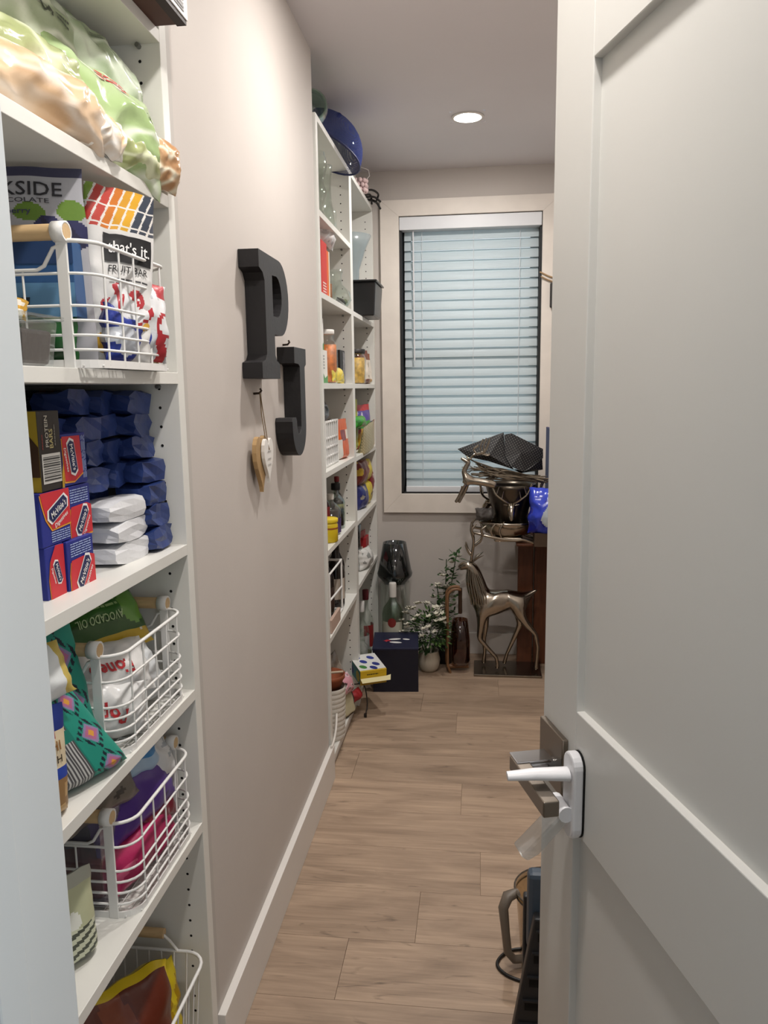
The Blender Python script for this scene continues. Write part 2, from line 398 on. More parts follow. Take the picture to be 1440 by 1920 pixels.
# local: +y along the door from hinge to free edge, -x faces the shelves, face at x = 0
S0, S1 = 0.062+0.03, DW-0.117
def dbox(nm, y0, y1, z0, z1, xa=0.0, xb=DT, bev=0.0015): return MB().box(xa, xb, y0, y1, z0, z1).build(nm, m_door, door, bevel=bev)
dbox('stile', S1, DW, 0, DH); dbox('stile', 0, S0, 0, DH)
dbox('rail', S0, S1, 1.792, DH); dbox('rail', S0, S1, 0.800, 0.972); dbox('rail', S0, S1, 0, 0.20)
dbox('panel', S0, S1, 0.972, 1.792, 0.011, DT-0.011, 0); dbox('panel', S0, S1, 0.20, 0.800, 0.011, DT-0.011, 0)
m_nick = mat('satin nickel', '#8d8378', 0.32, metal=1.0); m_chr = mat('chrome', '#c9ccd0', 0.12, metal=1.0)
m_lockw = mat('white lock plastic', '#e9e9ec', 0.35); m_clear = tglass('clear plastic', '#f0f2f2', 0.08, 1.0, 0.18, '#d8dada')
lev = bpy.data.objects.new('lever_handle', None); COL.objects.link(lev); lev.parent = door; lev['label'] = 'satin nickel lever handle on a square plate'
yl, zl = DW-0.058, 0.868
MB().box(-0.009, 0, yl-0.036, yl+0.05, zl-0.035, zl+0.052).build('rosette', m_nick, lev, bevel=0.002)
MB().tube([(0, yl, zl), (-0.052, yl, zl)], 0.011, 14).build('spindle', m_chr, lev)
MB().box(-0.068, -0.046, yl-0.118, yl+0.016, zl-0.011, zl+0.011).build('lever', m_nick, lev, bevel=0.002)
MB().box(-0.066, -0.012, yl-0.012, yl+0.022, zl+0.010, zl+0.013).build('lever_plate', m_chr, lev, bevel=0.001)
lk = bpy.data.objects.new('child_lock', None); COL.objects.link(lk); lk.parent = door; lk['label'] = 'white plastic child safety lock'
yk = DW-0.132
poly = [(a+yk, c) for a, c in arc(0, zl+0.035, 0.019, 0, 180, 10)] + [(a+yk, c) for a, c in arc(0, zl-0.050, 0.019, 180, 360, 10)]
MB().prism(poly, (-0.016, 0, 0), (0, 1, 0), (0, 0, 1), (0.014, 0, 0)).build('mounting_plate', m_lockw, lk, bevel=0.003)
MB().prism([(a, c) for a, c in poly], (-0.002, 0, 0), (0, 1, 0), (0, 0, 1), (0.002, 0, 0)).build('adhesive_pad', m_dark, lk)
MB().tube([(-0.016, yk, zl+0.023), (-0.06, yk+0.006, zl+0.024), (-0.098, yk+0.012, zl+0.022)], [0.014, 0.012, 0.009], 10, flat=0.62).build('lock_arm', m_lockw, lk)
MB().tube([(-0.022, yk-0.012, zl-0.03), (-0.022, yk+0.03, zl-0.03)], 0.011, 14).build('pivot', m_lockw, lk)
MB().prism([(-0.006, -0.012), (-0.05, -0.055), (-0.062, -0.066), (-0.052, -0.074), (-0.036, -0.066), (0.006, -0.022)], (-0.022, yk-0.008, zl-0.02), (1, 0, 0), (0, 0, 1), (0, 0.034, 0)).build('swing_catch', m_clear, lk, bevel=0.003)
# ------------------------------------------------------------------ shelving units
FX, UB = -0.530, -0.880          # front plane and back of all shelving
def unit(label, y0, y1, top, shelves, holes_far=True, th=0.02, bottom=0.065):
    cy = (y0+y1)/2
    t = thing('shelving_unit', label, 'shelf unit', (FX, cy, 0))
    w = (y1-y0)/2; D = FX-UB
    for s in (-1, 1):
        a, b = (-w, -w+0.028) if s < 0 else (w-0.028, w)
        p = MB().box(-D, 0, a, b, 0, top).build('side_panel', m_mel, t, bevel=0.001)
        hb = MB(); yy = b+0.0004 if s < 0 else a-0.0004
        z = 0.14
        while z < top-0.05:
            for xx in (-0.036, -D+0.05):
                n = 8; hb.add([(xx+0.0028*math.cos(2*PI*k/n), yy, z+0.0028*math.sin(2*PI*k/n)) for k in range(n)], [tuple(range(n))])
            z += 0.0338
        hb.build('peg_holes', m_dark, p)['kind'] = 'stuff'
    MB().box(-D-0.004, -D, -w, w, 0, top).build('back_panel', m_mel, t)
    MB().box(-0.03, -0.012, -w+0.028, w-0.028, 0, bottom-th).build('plinth', m_mel, t)
    pin = mat('shelf pin steel', '#8f8f8c', 0.35, metal=1.0)
    for z in [bottom]+list(shelves)+[top]:
        s = MB().box(-D, 0, -w+0.028, w-0.028, z-th, z).build('shelf', m_mel, t, bevel=0.0008)
        if z not in (bottom, top):
            MB().tube([(-0.036, w-0.038, z-th-0.004), (-0.036, w-0.028, z-th-0.004)], 0.004, 8).build('shelf_pin', pin, s)
    return t
unit('white open shelving unit in the near alcove left of the wall letters', 0.575, 1.373, 2.29, (0.590, 0.862, 1.142, 1.452, 1.750, 2.012))
unit('white open shelving unit bay right behind the letter wall', 2.640, 3.325, 2.305, (0.525, 0.850, 1.130, 1.440, 1.745, 2.010))
unit('white open shelving unit bay beside the window', 3.325, 4.030, 2.305, (0.545, 0.838, 1.125, 1.440, 1.745))
struct(MB().box(-0.56, -0.536, 1.374, 1.404, 0, 2.29).build('trim_2', mat('grey filler strip', '#b9b4ae', 0.6)))  # grey strip closing the gap between unit and wall
struct(MB().box(-0.56, -0.536, 4.031, 4.059, 0, 2.305).build('trim_3', m_mel))
# wire cable cover strip that curls off the plinth
# ------------------------------------------------------------------ bags and boxes
m_film = mat('printed film', rough=0.28, vcol=True, bump=0.25, bscale=70)
m_matte = mat('printed matte film', rough=0.5, vcol=True, bump=0.15, bscale=80)
m_foil = mat('crinkled printed foil', rough=0.22, vcol=True, metal=0.25, bump=0.4, bscale=90)
m_card = mat('printed card', rough=0.5, vcol=True)
def nz(x, y, s): return noise.noise(Vector((x, y, s*3.71)))
def ridge(x, y, s): return 1-2*abs(nz(x, y, s))
def bag_fn(w, h, t, style='pillow', cr=0.006, seed=1, freq=3.0, taper_=0.0, skew=0.0):
    def pos(u, v, side, lift=0.0):
        a = abs(2*u-1)
        if style == 'pillow': fz = max(0.0, math.sin(PI*min(max(v, 0), 1)))**0.6; fx = max(0.0, 1-a**2.6)**0.55
        elif style == 'pouch': fz = min(1.0, (v/0.10)**0.5 if v < 0.10 else 1.0)*max(0.02, 1-v**1.6)**0.8; fx = max(0.0, 1-a**3)**0.6
        else: fz = max(0.0, 1-abs(2*v-1)**7)**0.4; fx = max(0.0, 1-a**7)**0.4     # block
        e = fx*fz
        n = ridge(u*freq, v*freq*h/w, seed)*0.6+nz(u*freq*2.3, v*freq*2.3*h/w, seed+9)*0.4
        d = t/2*e + cr*n*min(1, e*2.0+0.10)
        pin = 1-0.05*(fz if style == 'pillow' else 0)
        x = ((u-0.5)*(1-taper_*v)+skew*v)*w*pin + cr*0.8*nz(v*5, seed, seed+4)
        z = v*h + cr*0.8*nz(u*5, seed+2, seed+6)
        sg = -1 if side == 0 else 1
        return Vector((x, sg*(d+lift)+cr*0.5*nz(u*2+5, v*2, seed+20), z))
    return pos
def bag(name, label, cat, w, h, t, loc, rot=(0, 0, 0), col=None, m=None, style='pillow', cr=0.006, seed=1, freq=3.0, nu=22, nv=28, group=None, smoothc=False, taper_=0.0, skew=0.0):
    """returns (root, surf): root carries the label, film is its one body mesh"""
    pos = bag_fn(w, h, t, style, cr, seed, freq, taper_, skew)
    cf = col if callable(col) else (lambda u, v, s: col)
    r = thing(name, label, cat, loc, [math.radians(a) for a in rot], group)
    b = MB()
    for s in (0, 1): b.grid(lambda u, v: pos(u, v, s), nu, nv, lambda u, v: cf(u, v, s), wrap=smoothc)
    b.build('film', m or m_film, r, weld=True)
    surf = lambda a, c: pos(min(max(a/w+0.5, 0.01), 0.99), min(max(c/h, 0.01), 0.99), 0, 0.0022)
    return r, surf
def carton(name, label, cat, x1, y0, y1, z0, z1, d, m, rz=0.0, ry=0.0, rx=0.0, bevel=0.001, group=None):
    """box whose front looks +x; local origin at the front's bottom centre"""
    t = thing(name, label, cat, (x1, (y0+y1)/2, z0), (math.radians(rx), math.radians(ry), math.radians(rz)), group)
    w = y1-y0; MB().box(-d, 0, -w/2, w/2, 0, z1-z0).build('carton', m, t, bevel=bevel)
    return t, w, z1-z0, d
def smallprint(parent, surf, x0, y0, x1, y1, lines, m, seed=1, rot=False, name='small_print'):
    r = random.Random(seed); b = MB()
    for i in range(lines):
        a = (i+0.2)/lines; c = (i+0.65)/lines
        x = 0.0
        while x < 1:
            e = min(1.0, x+r.uniform(0.08, 0.3))
            q = [(x, a), (e, a), (e, c), (x, c)]
            if rot: q = [(p[1], p[0]) for p in q]
            b.add([surf(x0+p[0]*(x1-x0), y0+p[1]*(y1-y0)) for p in q], [(0, 1, 2, 3)])
            x = e+0.03
    return b.build(name, m, parent)
def bars(parent, surf, x0, y0, x1, y1, m, seed=1, n=26, along='x', name='barcode'):
    r = random.Random(seed); b = MB(); p = 0.0; tot = []
    while p < 1:
        k = r.uniform(0.02, 0.07); tot.append((p, min(1, p+k))); p += k+r.uniform(0.03, 0.07)
    for a, c in tot:
        q = rect(x0+a*(x1-x0), y0, x0+c*(x1-x0), y1) if along == 'x' else rect(x0, y0+a*(y1-y0), x1, y0+c*(y1-y0))
        b.add([surf(*k) for k in q], [(0, 1, 2, 3)])
    return b.build(name, m, parent)
K = {}
def ink(c, rough=0.5):
    if c not in K: K[c] = mat('ink '+c, c, rough)
    return K[c]

# ---- wire basket with wooden handles
m_wire = mat('white coated wire', '#e4e3e0', 0.35); m_birch = mat('birch dowel', '#c8aa7f', 0.55, mottle=0.08, mscale=40, stretch=(1, 6, 6))
def rrect(hx, hy, r, z, n=5):
    out = []
    for cx, cy, a in ((hx-r, hy-r, 0), (-hx+r, hy-r, 90), (-hx+r, -hy+r, 180), (hx-r, -hy+r, 270)):
        out += [(x, y, z) for x, y in arc(cx, cy, r, a, a+90, n)]
    return out
def wire_basket(label, loc):
    t = thing('wire_basket', label, 'basket', loc, group='white wire baskets with wooden handles')
    hx, hy, r = 0.125, 0.130, 0.035; sx = 0.087
    for z in (0.024, 0.043, 0.062, 0.081, 0.122): MB().tube(rrect(hx, hy, r, z), 0.0021, 6, closed=True).build('ring_wire', m_wire, t)
    for s in (1, -1):
        p = [(s*sx, -hy, 0.163)] + [(s*x, y, 0.163) for x, y in arc(hx-r, -hy+r, r, -90, 0, 6)] + [(s*x, y, 0.163) for x, y in arc(hx-r, hy-r, r, 0, 90, 6)] + [(s*sx, hy, 0.163)]
        MB().tube(p, 0.0029, 8).build('rim_wire', m_wire, t)
        MB().tube([(-sx, s*hy, 0.158), (-sx+0.012, s*hy, 0.154), (-sx+0.026, s*hy, 0.132), (-sx+0.036, s*hy, 0.127), (sx-0.036, s*hy, 0.127), (sx-0.026, s*hy, 0.132), (sx-0.012, s*hy, 0.154), (sx, s*hy, 0.158)], 0.0026, 7).build('handle_wire', m_wire, t)
        for y in (-0.094, -0.047, 0, 0.047, 0.094): MB().tube([(s*hx, y, 0.004), (s*hx, y, 0.163)], 0.0017, 5).build('upright_wire', m_wire, t)
        for x in (-0.03, 0.03): MB().tube([(x, s*hy, 0.004), (x, s*hy, 0.125)], 0.0017, 5).build('upright_wire', m_wire, t)
        for q in (1, -1):
            st = MB().box(q*sx-0.0075, q*sx+0.0075, s*hy-0.002, s*hy+0.002, 0, 0.166).build('strap', m_wire, t, bevel=0.0006)
            MB().lathe([(0.0105, -0.0085), (0.0135, -0.0085), (0.0135, 0.0085), (0.0105, 0.0085), (0.0105, -0.0085)], 18, (q*sx, s*hy, 0.174), mx=Matrix.Rotation(PI/2, 4, 'Y'), caps=False).build('loop', m_wire, st)
        MB().tube([(-sx-0.0085, s*hy, 0.174), (sx+0.0085, s*hy, 0.174)], 0.0104, 14).build('handle', m_birch, t, label='birch dowel handle')
    bb = MB()
    o = rrect(hx+0.001, hy+0.001, r, 0); n = len(o)
    bb.add([(x, y, 0) for x, y, z in o]+[(x, y, 0.011) for x, y, z in o]+[(x*0.985, y*0.985, 0.011) for x, y, z in o]+[(x*0.985, y*0.985, 0) for x, y, z in o],
           [(i+k*n, (i+1) % n+k*n, (i+1) % n+((k+1) % 4)*n, i+((k+1) % 4)*n) for k in range(4) for i in range(n)])
    bb.build('base_band', m_wire, t)
    g = MB()
    for k in range(-5, 6):
        g.tube([(k*0.021, -hy, 0.003), (k*0.021, hy, 0.003)], 0.0012, 4); g.tube([(-hx, k*0.022, 0.003), (hx, k*0.022, 0.003)], 0.0012, 4)
    g.build('floor_grid', m_wire, t)
    return t
BX, BYC = -0.660, 1.190
bk = wire_basket('white wire basket on the shelf above the biscuit boxes', (-0.627, 1.125, 1.452))
dup(bk, (BX, BYC+0.003, 0.862), label='white wire basket of popcorn bags beside the teal bags')
dup(bk, (BX, BYC+0.003, 0.590), label='white wire basket holding purple and magenta snack packs')
# ================================================================== near left shelves
R = random.Random(11)
# ---- box on the upper shelf, hanging over its edge
t = thing('cardboard_box', 'white box with brown underside overhanging the top left shelf', 'box', (-0.555, 1.19, 2.012))
MB().box(-0.20, 0.072, -0.15, 0.142, 0.0, 0.006).build('base_board', mat('brown underside', '#4a2a20', 0.6, mottle=0.1, mscale=14), t)
MB().box(-0.205, 0.078, -0.155, 0.148, 0.006, 0.14).build('carton', ink('#e9e6e4'), t, bevel=0.001)
MB().box(0.060, 0.076, -0.153, 0.146, -0.001, 0.006).build('base_edge', mat('dark edge', '#24130f', 0.6), t)
bars(t, lambda a, b: Vector((0.079, a, b)), -0.02, 0.012, 0.13, 0.09, ink('#2b2b2b'), 4, along='y', name='barcode')

# ---- crinkled plastic bags on the shelf below it
def hx(c): c = c.lstrip('#'); return [int(c[i:i+2], 16) for i in (0, 2, 4)]
def plastic(base, glint, seed, patchc=None):
    A, B, Cc = hx(base), hx(glint), hx(patchc or base)
    def f(u, v, s):
        n = ridge(u*3.4, v*3.4, seed); k = max(0.0, min(1.0, (n-0.45)/0.45)); q = max(0.0, min(1.0, (0.1-nz(u*2.2, v*2.2, seed+3))/0.4))  # ridge noise blends painted crinkle highlights into the film colour
        return tuple((a*(1-q)+c*q)*(1-k)+b*k for a, b, c in zip(A, B, Cc))
    return f
m_thin = mat('thin crinkled plastic', rough=0.2, vcol=True, bump=0.6, bscale=40, spec=0.7)
def pbag(label, w, h, t_, loc, rot, base, glint, seed, patchc=None, cr=0.012, taper_=0.0, skew=0.0):
    return bag('plastic_bag', label, 'bag', w, h, t_, loc, rot, plastic(base, glint, seed, patchc), m_thin, 'pillow', cr, seed, 4.6, 46, 40, 'crinkled plastic bags on the top left shelf', True, taper_, skew)
r_, sf = pbag('pale green plastic bag marked 64 lying on top of the bag pile', 0.27, 0.150, 0.10, (-0.640, 1.075, 1.862), (-16, 10, 70), '#a6b096', '#d5dbca', 3, '#95a284')
text_on(r_, '64', sf, 0.030, 0.080, 0.018, ink('#3c4238')); smallprint(r_, sf, 0.050, 0.074, 0.078, 0.088, 2, ink('#4a5046'), 3)
pbag('bulging yellow green plastic bag in the middle of the bag pile', 0.20, 0.110, 0.10, (-0.600, 1.045, 1.790), (-10, 6, 74), '#a9b184', '#d9dfc2', 5, '#a0a978')
r_, sf = pbag('grey green plastic bag at the back of the bag pile', 0.21, 0.125, 0.08, (-0.590, 1.222, 1.852), (-16, 16, 72), '#98a78a', '#cfd9c6', 7, '#8fa27f')
smallprint(r_, sf, -0.045, 0.085, -0.015, 0.099, 2, ink('#5d6655'), 4)
r_, sf = pbag('bright green plastic bag with red lettering draped over the shelf edge', 0.25, 0.135, 0.09, (-0.556, 1.175, 1.758), (-12, 14, 76), '#afc494', '#e2ebd8', 9, '#a3bd83')
smallprint(r_, sf, -0.055, 0.098, 0.015, 0.118, 2, ink('#b8262c'), 6, name='red_print'); text_on(r_, '64', sf, 0.055, 0.085, 0.013, ink('#49513f')); text_on(r_, '2', sf, -0.075, 0.045, 0.012, ink('#49513f'))
pbag('yellowish green plastic bag under the lettered one', 0.17, 0.060, 0.06, (-0.542, 1.225, 1.754), (-6, 6, 80), '#a9b27c', '#e6ecca', 15, '#959e68', cr=0.008)
r_, sf = pbag('peach coloured plastic bag at the left end of the pile', 0.23, 0.082, 0.075, (-0.556, 1.005, 1.756), (-8, 4, 78), '#cfab86', '#ecdccb', 11, '#dcbf9f')
pbag('small peach coloured plastic bag poking over the shelf end', 0.095, 0.078, 0.075, (-0.530, 1.285, 1.752), (-6, 8, 66), '#cfa67d', '#f1e9d2', 13, '#bd9067', cr=0.007)
pbag('creased white plastic bag end between the peach bags', 0.10, 0.055, 0.05, (-0.532, 1.110, 1.753), (-8, 0, 80), '#e6d8c6', '#fdf9f3', 17, '#dcb78b', cr=0.008)

# ---- shelf with the upper wire basket
def brook(u, v, s):
    if s == 1: return '#77777a'
    if v < 0.72 and (u-0.16)**2/0.05+(v-0.60)**2/0.012 < 1: return '#141318'
    for cx, cy, r in ((0.80, 0.70, 0.08), (0.93, 0.67, 0.09), (0.68, 0.64, 0.07), (0.84, 0.58, 0.09)):
        if (u-cx)**2+((v-cy)*1.2)**2 < r*r: return '#2b2c55' if (u*9+v*7) % 1 > 0.3 else '#23223f'
    if (u-0.70)**2/0.008+(v-0.78)**2/0.002 < 1 or (u-0.93)**2/0.006+(v-0.79)**2/0.003 < 1 or (u-0.56)**2/0.010+(v-0.66)**2/0.002 < 1: return '#62822e'
    if v > 0.955: return '#3a3a52'
    return '#a6a6ac'
r_, sf = bag('chocolate_pouch', 'grey Brookside chocolate pouch with blueberries standing in the upper basket', 'pouch', 0.235, 0.264, 0.06, (-0.660, 1.060, 1.458), (6, 0, 14), brook, m_matte, 'pouch', 0.003, 2, 2.0, 100, 110)
text_on(r_, 'BROOKSIDE', sf, 0.010, 0.236, 0.018, ink('#25252b'), width=0.165); text_on(r_, 'DARK CHOCOLATE', sf, 0.010, 0.221, 0.006, ink('#3a3a40'), width=0.13)
text_on(r_, 'Acai & Blueberry', sf, 0.0, 0.206, 0.010, ink('#3a3a55'), width=0.10); text_on(r_, 'Flavors', sf, 0.0, 0.194, 0.008, ink('#3a3a55'))
patch_on(r_, [(0.0, 0.247), (0.006, 0.250), (0.0, 0.255), (-0.008, 0.249), (-0.004, 0.246)], sf, ink('#25252b'), 'printed_emblem')
t, w_, h_, d_ = carton('tea_box', 'blue gradient box lying inside the upper wire basket', 'box', -0.0, 0, 0.17, 0, 0.10, 0.06, mat('blue box card', '#2f5685', 0.45))
t.location = (-0.628, 1.018, 1.522); t.rotation_euler = (0, 0, math.radians(-82))
fb = lambda a, b: Vector((0.0008, a, b))
patch_on(t, rect(-0.085, 0.0, 0.085, 0.045), fb, ink('#5d89ad'), 'printed_band'); patch_on(t, rect(-0.085, 0.07, 0.085, 0.10), fb, ink('#26406a'), 'printed_band')
fb2 = lambda a, b: Vector((0.0016, a, b))
patch_on(t, [(0.0, 0.026), (0.024, 0.026), (0.022, 0.014), (0.002, 0.014)], fb2, ink('#1d2733'), 'printed_emblem'); smallprint(t, fb2, -0.065, 0.012, -0.025, 0.030, 3, ink('#3d6184'), 5)
def fruit(u, v, s):
    if v > 0.76:
        k = int((u*0.8+(1-v)*0.9)*9); e = ((u*0.8+(1-v)*0.9)*9) % 1
        if e < 0.22 or (v*9 % 1) < 0.14: return '#dcd9d4'
        return ['#7a9a3a', '#b03a34', '#b8433a', '#c9742a', '#d0982e', '#d6a22c', '#3a4250', '#39404e', '#474c58', '#474c58'][max(0, min(9, k))]
    for cx, cy, c in ((0.3, 0.32, '#a8323c'), (0.68, 0.38, '#b03a40'), (0.8, 0.27, '#c79b3a'), (0.5, 0.2, '#b8434a'), (0.25, 0.12, '#c79b3a')):
        if (u-cx)**2+((v-cy)*2.2)**2 < 0.016: return c
    return '#d9d8d6'
r_, sf = bag('fruit_bar_bag', "white that's it fruit bar bag with fruit coloured stripes", 'bag', 0.105, 0.258, 0.050, (-0.545, 1.140, 1.459), (0, 5, 46), fruit, m_film, 'pouch', 0.004, 4, 2.4, 84, 110)
patch_grid(r_, -0.030, 0.150, 0.044, 0.190, sf, ink('#17171a'), 'printed_block')
sf2 = lambda a, b: sf(a, b)+Vector((0, -0.0012, 0))
text_on(r_, "that's it.", sf2, 0.008, 0.172, 0.018, ink('#e8e8e8'), width=0.064); text_on(r_, 'FRUIT BAR', sf2, 0.008, 0.140, 0.010, ink('#2a2a2c'), width=0.06); smallprint(r_, sf2, -0.02, 0.122, 0.038, 0.128, 1, ink('#4a4a4c'), 3)
bag('snack_bag', 'white snack bag with red cherries low in the upper wire basket', 'bag', 0.12, 0.12, 0.05, (-0.525, 1.165, 1.467), (0, 4, 66), lambda u, v, s: '#b03038' if ridge(u*3.5, v*3.5, 12) > 0.75 else ('#dfe0e2' if ridge(u*6, v*6, 3) > 0 else '#b9bcc0'), m_film, 'pillow', 0.007, 12, 3, 26, 26)
bag('snack_bag', 'dark green snack bag at the near side of the upper wire basket', 'bag', 0.13, 0.068, 0.045, (-0.615, 1.035, 1.462), (0, 0, 8), lambda u, v, s: '#1f5c2a' if ridge(u*3, v*3, 7) > 0.2 else '#123d1b', m_film, 'pillow', 0.006, 14, 3, 24, 20)
bag('snack_bag', 'crumpled silver and blue snack bag at the far end of the upper basket', 'bag', 0.15, 0.085, 0.055, (-0.530, 1.170, 1.462), (0, 0, 82), lambda u, v, s: '#2f3f94' if u < 0.5 and ridge(u*3, v*3, 2) > 0.1 else ('#b79a55' if u > 0.75 else '#c9ced6'), m_foil, 'pillow', 0.009, 16, 3.4, 30, 24)
bag('candy_pack', 'small lime green wrapped candy on the silver bag in the upper basket', 'candy', 0.05, 0.030, 0.022, (-0.520, 1.205, 1.546), (0, 8, 72), lambda u, v, s: '#8aa524' if ridge(u*4, v*4, 3) > 0 else '#667f16', m_film, 'pillow', 0.004, 18, 3, 14, 12)
# clear clamshell of prunes in front of the basket
t = thing('plastic_tub', 'clear plastic tub of dark dried fruit beside the upper basket', 'tub', (-0.575, 0.925, 1.452))
m_prune = mat('dark dried fruit', '#231d1b', 0.35, bump=0.9, bscale=60, mottle=0.4, mscale=45)
def taper(mb, a, b, c, d, z0, z1):
    mb.add([(-a, -b, z0), (a, -b, z0), (a, b, z0), (-a, b, z0), (-c, -d, z1), (c, -d, z1), (c, d, z1), (-c, d, z1)], [(3, 2, 1, 0), (4, 5, 6, 7), (0, 1, 5, 4), (1, 2, 6, 5), (2, 3, 7, 6), (3, 0, 4, 7)]); return mb
taper(MB(), 0.028, 0.034, 0.032, 0.039, 0.002, 0.046).build('dried_fruit', m_prune, t, bevel=0.006)
m_tub = tglass('clear tub plastic', '#f2f5f5', 0.08, 1.0, 0.02, '#c8cccc')
taper(MB(), 0.031, 0.037, 0.037, 0.044, 0.0, 0.058).build('tub', m_tub, t, bevel=0.004)
MB().box(-0.043, 0.043, -0.050, 0.050, 0.058, 0.064).build('lid', m_tub, t, bevel=0.002)
bag('wrapped_cracker', 'gold and white wrapped cracker lying on the clear plastic tub', 'snack', 0.075, 0.036, 0.022, (-0.590, 0.915, 1.518), (-40, 16, 40), lambda u, v, s: '#c79a3c' if ridge(u*3, v*3, 3) > 0.45 else '#e6e0d3', m_foil, 'pillow', 0.004, 21, 3, 16, 12)

# ---- biscuit shelf
navy, red = ink('#222c82'), ink('#c42a35')
m_pale, m_org, m_whi = ink('#9fb0d6'), ink('#e39a35'), ink('#ece9e6')
def biscuits(label, y0, y1, z0, z1, xf, kind, rz=0.0):
    t, w, h, d = carton('biscuit_box', label, 'box', xf, y0, y1, z0, z1, 0.20, navy, rz, group='blue and red biscuit boxes')
    s1 = face_front(0, -w/2, 0, 0.0006); s2 = face_front(0, -w/2, 0, 0.0011); s3 = face_front(0, -w/2, 0, 0.0016); s4 = face_front(0, -w/2, 0, 0.0021)
    if kind == 'low':      # red lower area, small print above
        poly = [(0.06*w, 0.0), (w, 0.0), (w, 0.56*h), (0.80*w, 0.62*h), (0.12*w, 0.60*h), (0.06*w, 0.35*h)]; c = (0.55*w, 0.30*h); rot = 52
        smallprint(t, s1, 0.12*w, 0.66*h, 0.9*w, 0.95*h, 6, m_pale, 3)
    elif kind == 'high':   # red upper area bounded by an orange curve
        poly = [(0.0, h), (w, h), (w, 0.34*h), (0.35*w, 0.30*h), (0.16*w, 0.52*h), (0.05*w, 0.8*h)]; c = (0.56*w, 0.66*h); rot = 24
        smallprint(t, s1, 0.3*w, 0.05*h, 0.95*w, 0.26*h, 5, m_pale, 5)
    elif kind == 'side':   # red right part
        poly = [(0.16*w, 0.0), (w, 0.0), (w, 0.98*h), (0.55*w, h), (0.25*w, 0.75*h), (0.12*w, 0.4*h)]; c = (0.58*w, 0.48*h); rot = -72
    else:                  # upright: red left, blue right
        poly = [(0.06*w, 0.10*h), (0.45*w, 0.08*h), (0.80*w, 0.22*h), (0.74*w, 0.95*h), (0.02*w, 0.96*h)]; c = (0.38*w, 0.55*h); rot = -80
        smallprint(t, s1, 0.80*w, 0.10*h, 0.97*w, 0.95*h, 4, m_pale, 8, rot=True)
    patch_on(t, [(p[0]+(0.02*w if p[0] > 0.5*w else -0.03*w)*0.8, p[1]-0.035*h) for p in poly], s1, m_org, 'printed_curve')
    patch_on(t, poly, s2, red, 'printed_panel')
    k = min(w, h)
    def pill(sc, sm, m, nm):
        L, H = 0.36*k*sc, 0.13*k*sc; cr, sr = math.cos(math.radians(rot)), math.sin(math.radians(rot))
        pts = [(-L, 0), (-L*0.8, H), (L*0.8, H), (L, 0), (L*0.8, -H), (-L*0.8, -H)]
        patch_on(t, [(c[0]+x*cr-y*sr, c[1]+x*sr+y*cr) for x, y in pts], sm, m, nm)
    pill(1.16, s3, m_whi, 'printed_outline'); pill(1.0, s4, ink('#1a2350'), 'printed_badge')
    s5 = face_front(0, -w/2, 0, 0.0026)
    text_on(t, "McVitie's", s5, c[0], c[1], 0.13*k, m_whi, rot=rot, width=0.56*k, shear=0.1)
    dx, dy = math.sin(math.radians(rot))*0.25*k, -math.cos(math.radians(rot))*0.25*k
    text_on(t, 'Digestives', s3, c[0]+dx, c[1]+dy, 0.11*k, m_whi, rot=rot, width=0.52*k, shear=0.2)
    n1 = face_near(-w/2, -0.20, 0, 0.0008)
    smallprint(t, n1, 0.10, 0.10*h, 0.165, 0.80*h, 12, m_pale, 9)
    return t
XF = -0.575
biscuits("McVitie's biscuit box at the lower left of the biscuit pile", 0.955, 1.001, 1.142, 1.214, XF, 'side')
biscuits("McVitie's biscuit box at the lower right of the biscuit pile", 1.004, 1.078, 1.142, 1.213, XF+0.004, 'low')
biscuits("McVitie's biscuit box under the black protein bar box", 0.953, 1.026, 1.2145, 1.288, XF, 'high')
biscuits("McVitie's biscuit box in the middle right of the biscuit pile", 1.029, 1.094, 1.2135, 1.287, XF-0.004, 'low')
biscuits("McVitie's biscuit box standing on top right of the biscuit pile", 1.024, 1.092, 1.2885, 1.362, XF-0.004, 'up')
t, w_, h_, d_ = carton('protein_bar_box', 'yellow and black protein bar box with a large barcode', 'box', XF, 0.962, 1.017, 1.289, 1.396, 0.13, ink('#2c2723'))
s1 = face_near(-w_/2, -d_, 0, 0.0008); patch_on(t, rect(0, 0, d_, h_), s1, ink('#9c8420'), 'printed_side'); s2 = face_near(-w_/2, -d_, 0, 0.0014)
patch_on(t, [(0.085, 0.02), (0.13, 0.02), (0.13, 0.06), (0.118, 0.075), (0.10, 0.07), (0.085, 0.05)], s2, ink('#3a2412'), 'printed_picture'); patch_on(t, rect(0.1, 0.006, 0.118, 0.02), s2, ink('#c9b76a'), 'printed_mark')
s1 = face_front(0, -w_/2, 0, 0.0008); s2 = face_front(0, -w_/2, 0, 0.0014)
patch_on(t, rect(0.004, 0.010, 0.050, 0.050), s1, ink('#c9c6c0'), 'barcode_panel'); bars(t, s2, 0.006, 0.014, 0.048, 0.046, ink('#2a2a2a'), 6, along='y')
text_on(t, 'PROTEIN', s1, 0.020, 0.080, 0.008, ink('#c9c4b4'), rot=90, width=0.042); text_on(t, 'BARS', s1, 0.030, 0.070, 0.009, ink('#c9bb80'), rot=90, width=0.026); smallprint(t, s1, 0.038, 0.060, 0.042, 0.088, 1, ink('#8f8a80'), 4, rot=True); smallprint(t, s1, 0.007, 0.056, 0.010, 0.076, 1, ink('#a8382c'), 3, rot=True)
patch_on(t, [(0.049, 0.0), (0.055, 0.0), (0.055, 0.034), (0.051, 0.02)], s2, ink('#b08a24'), 'printed_edge')
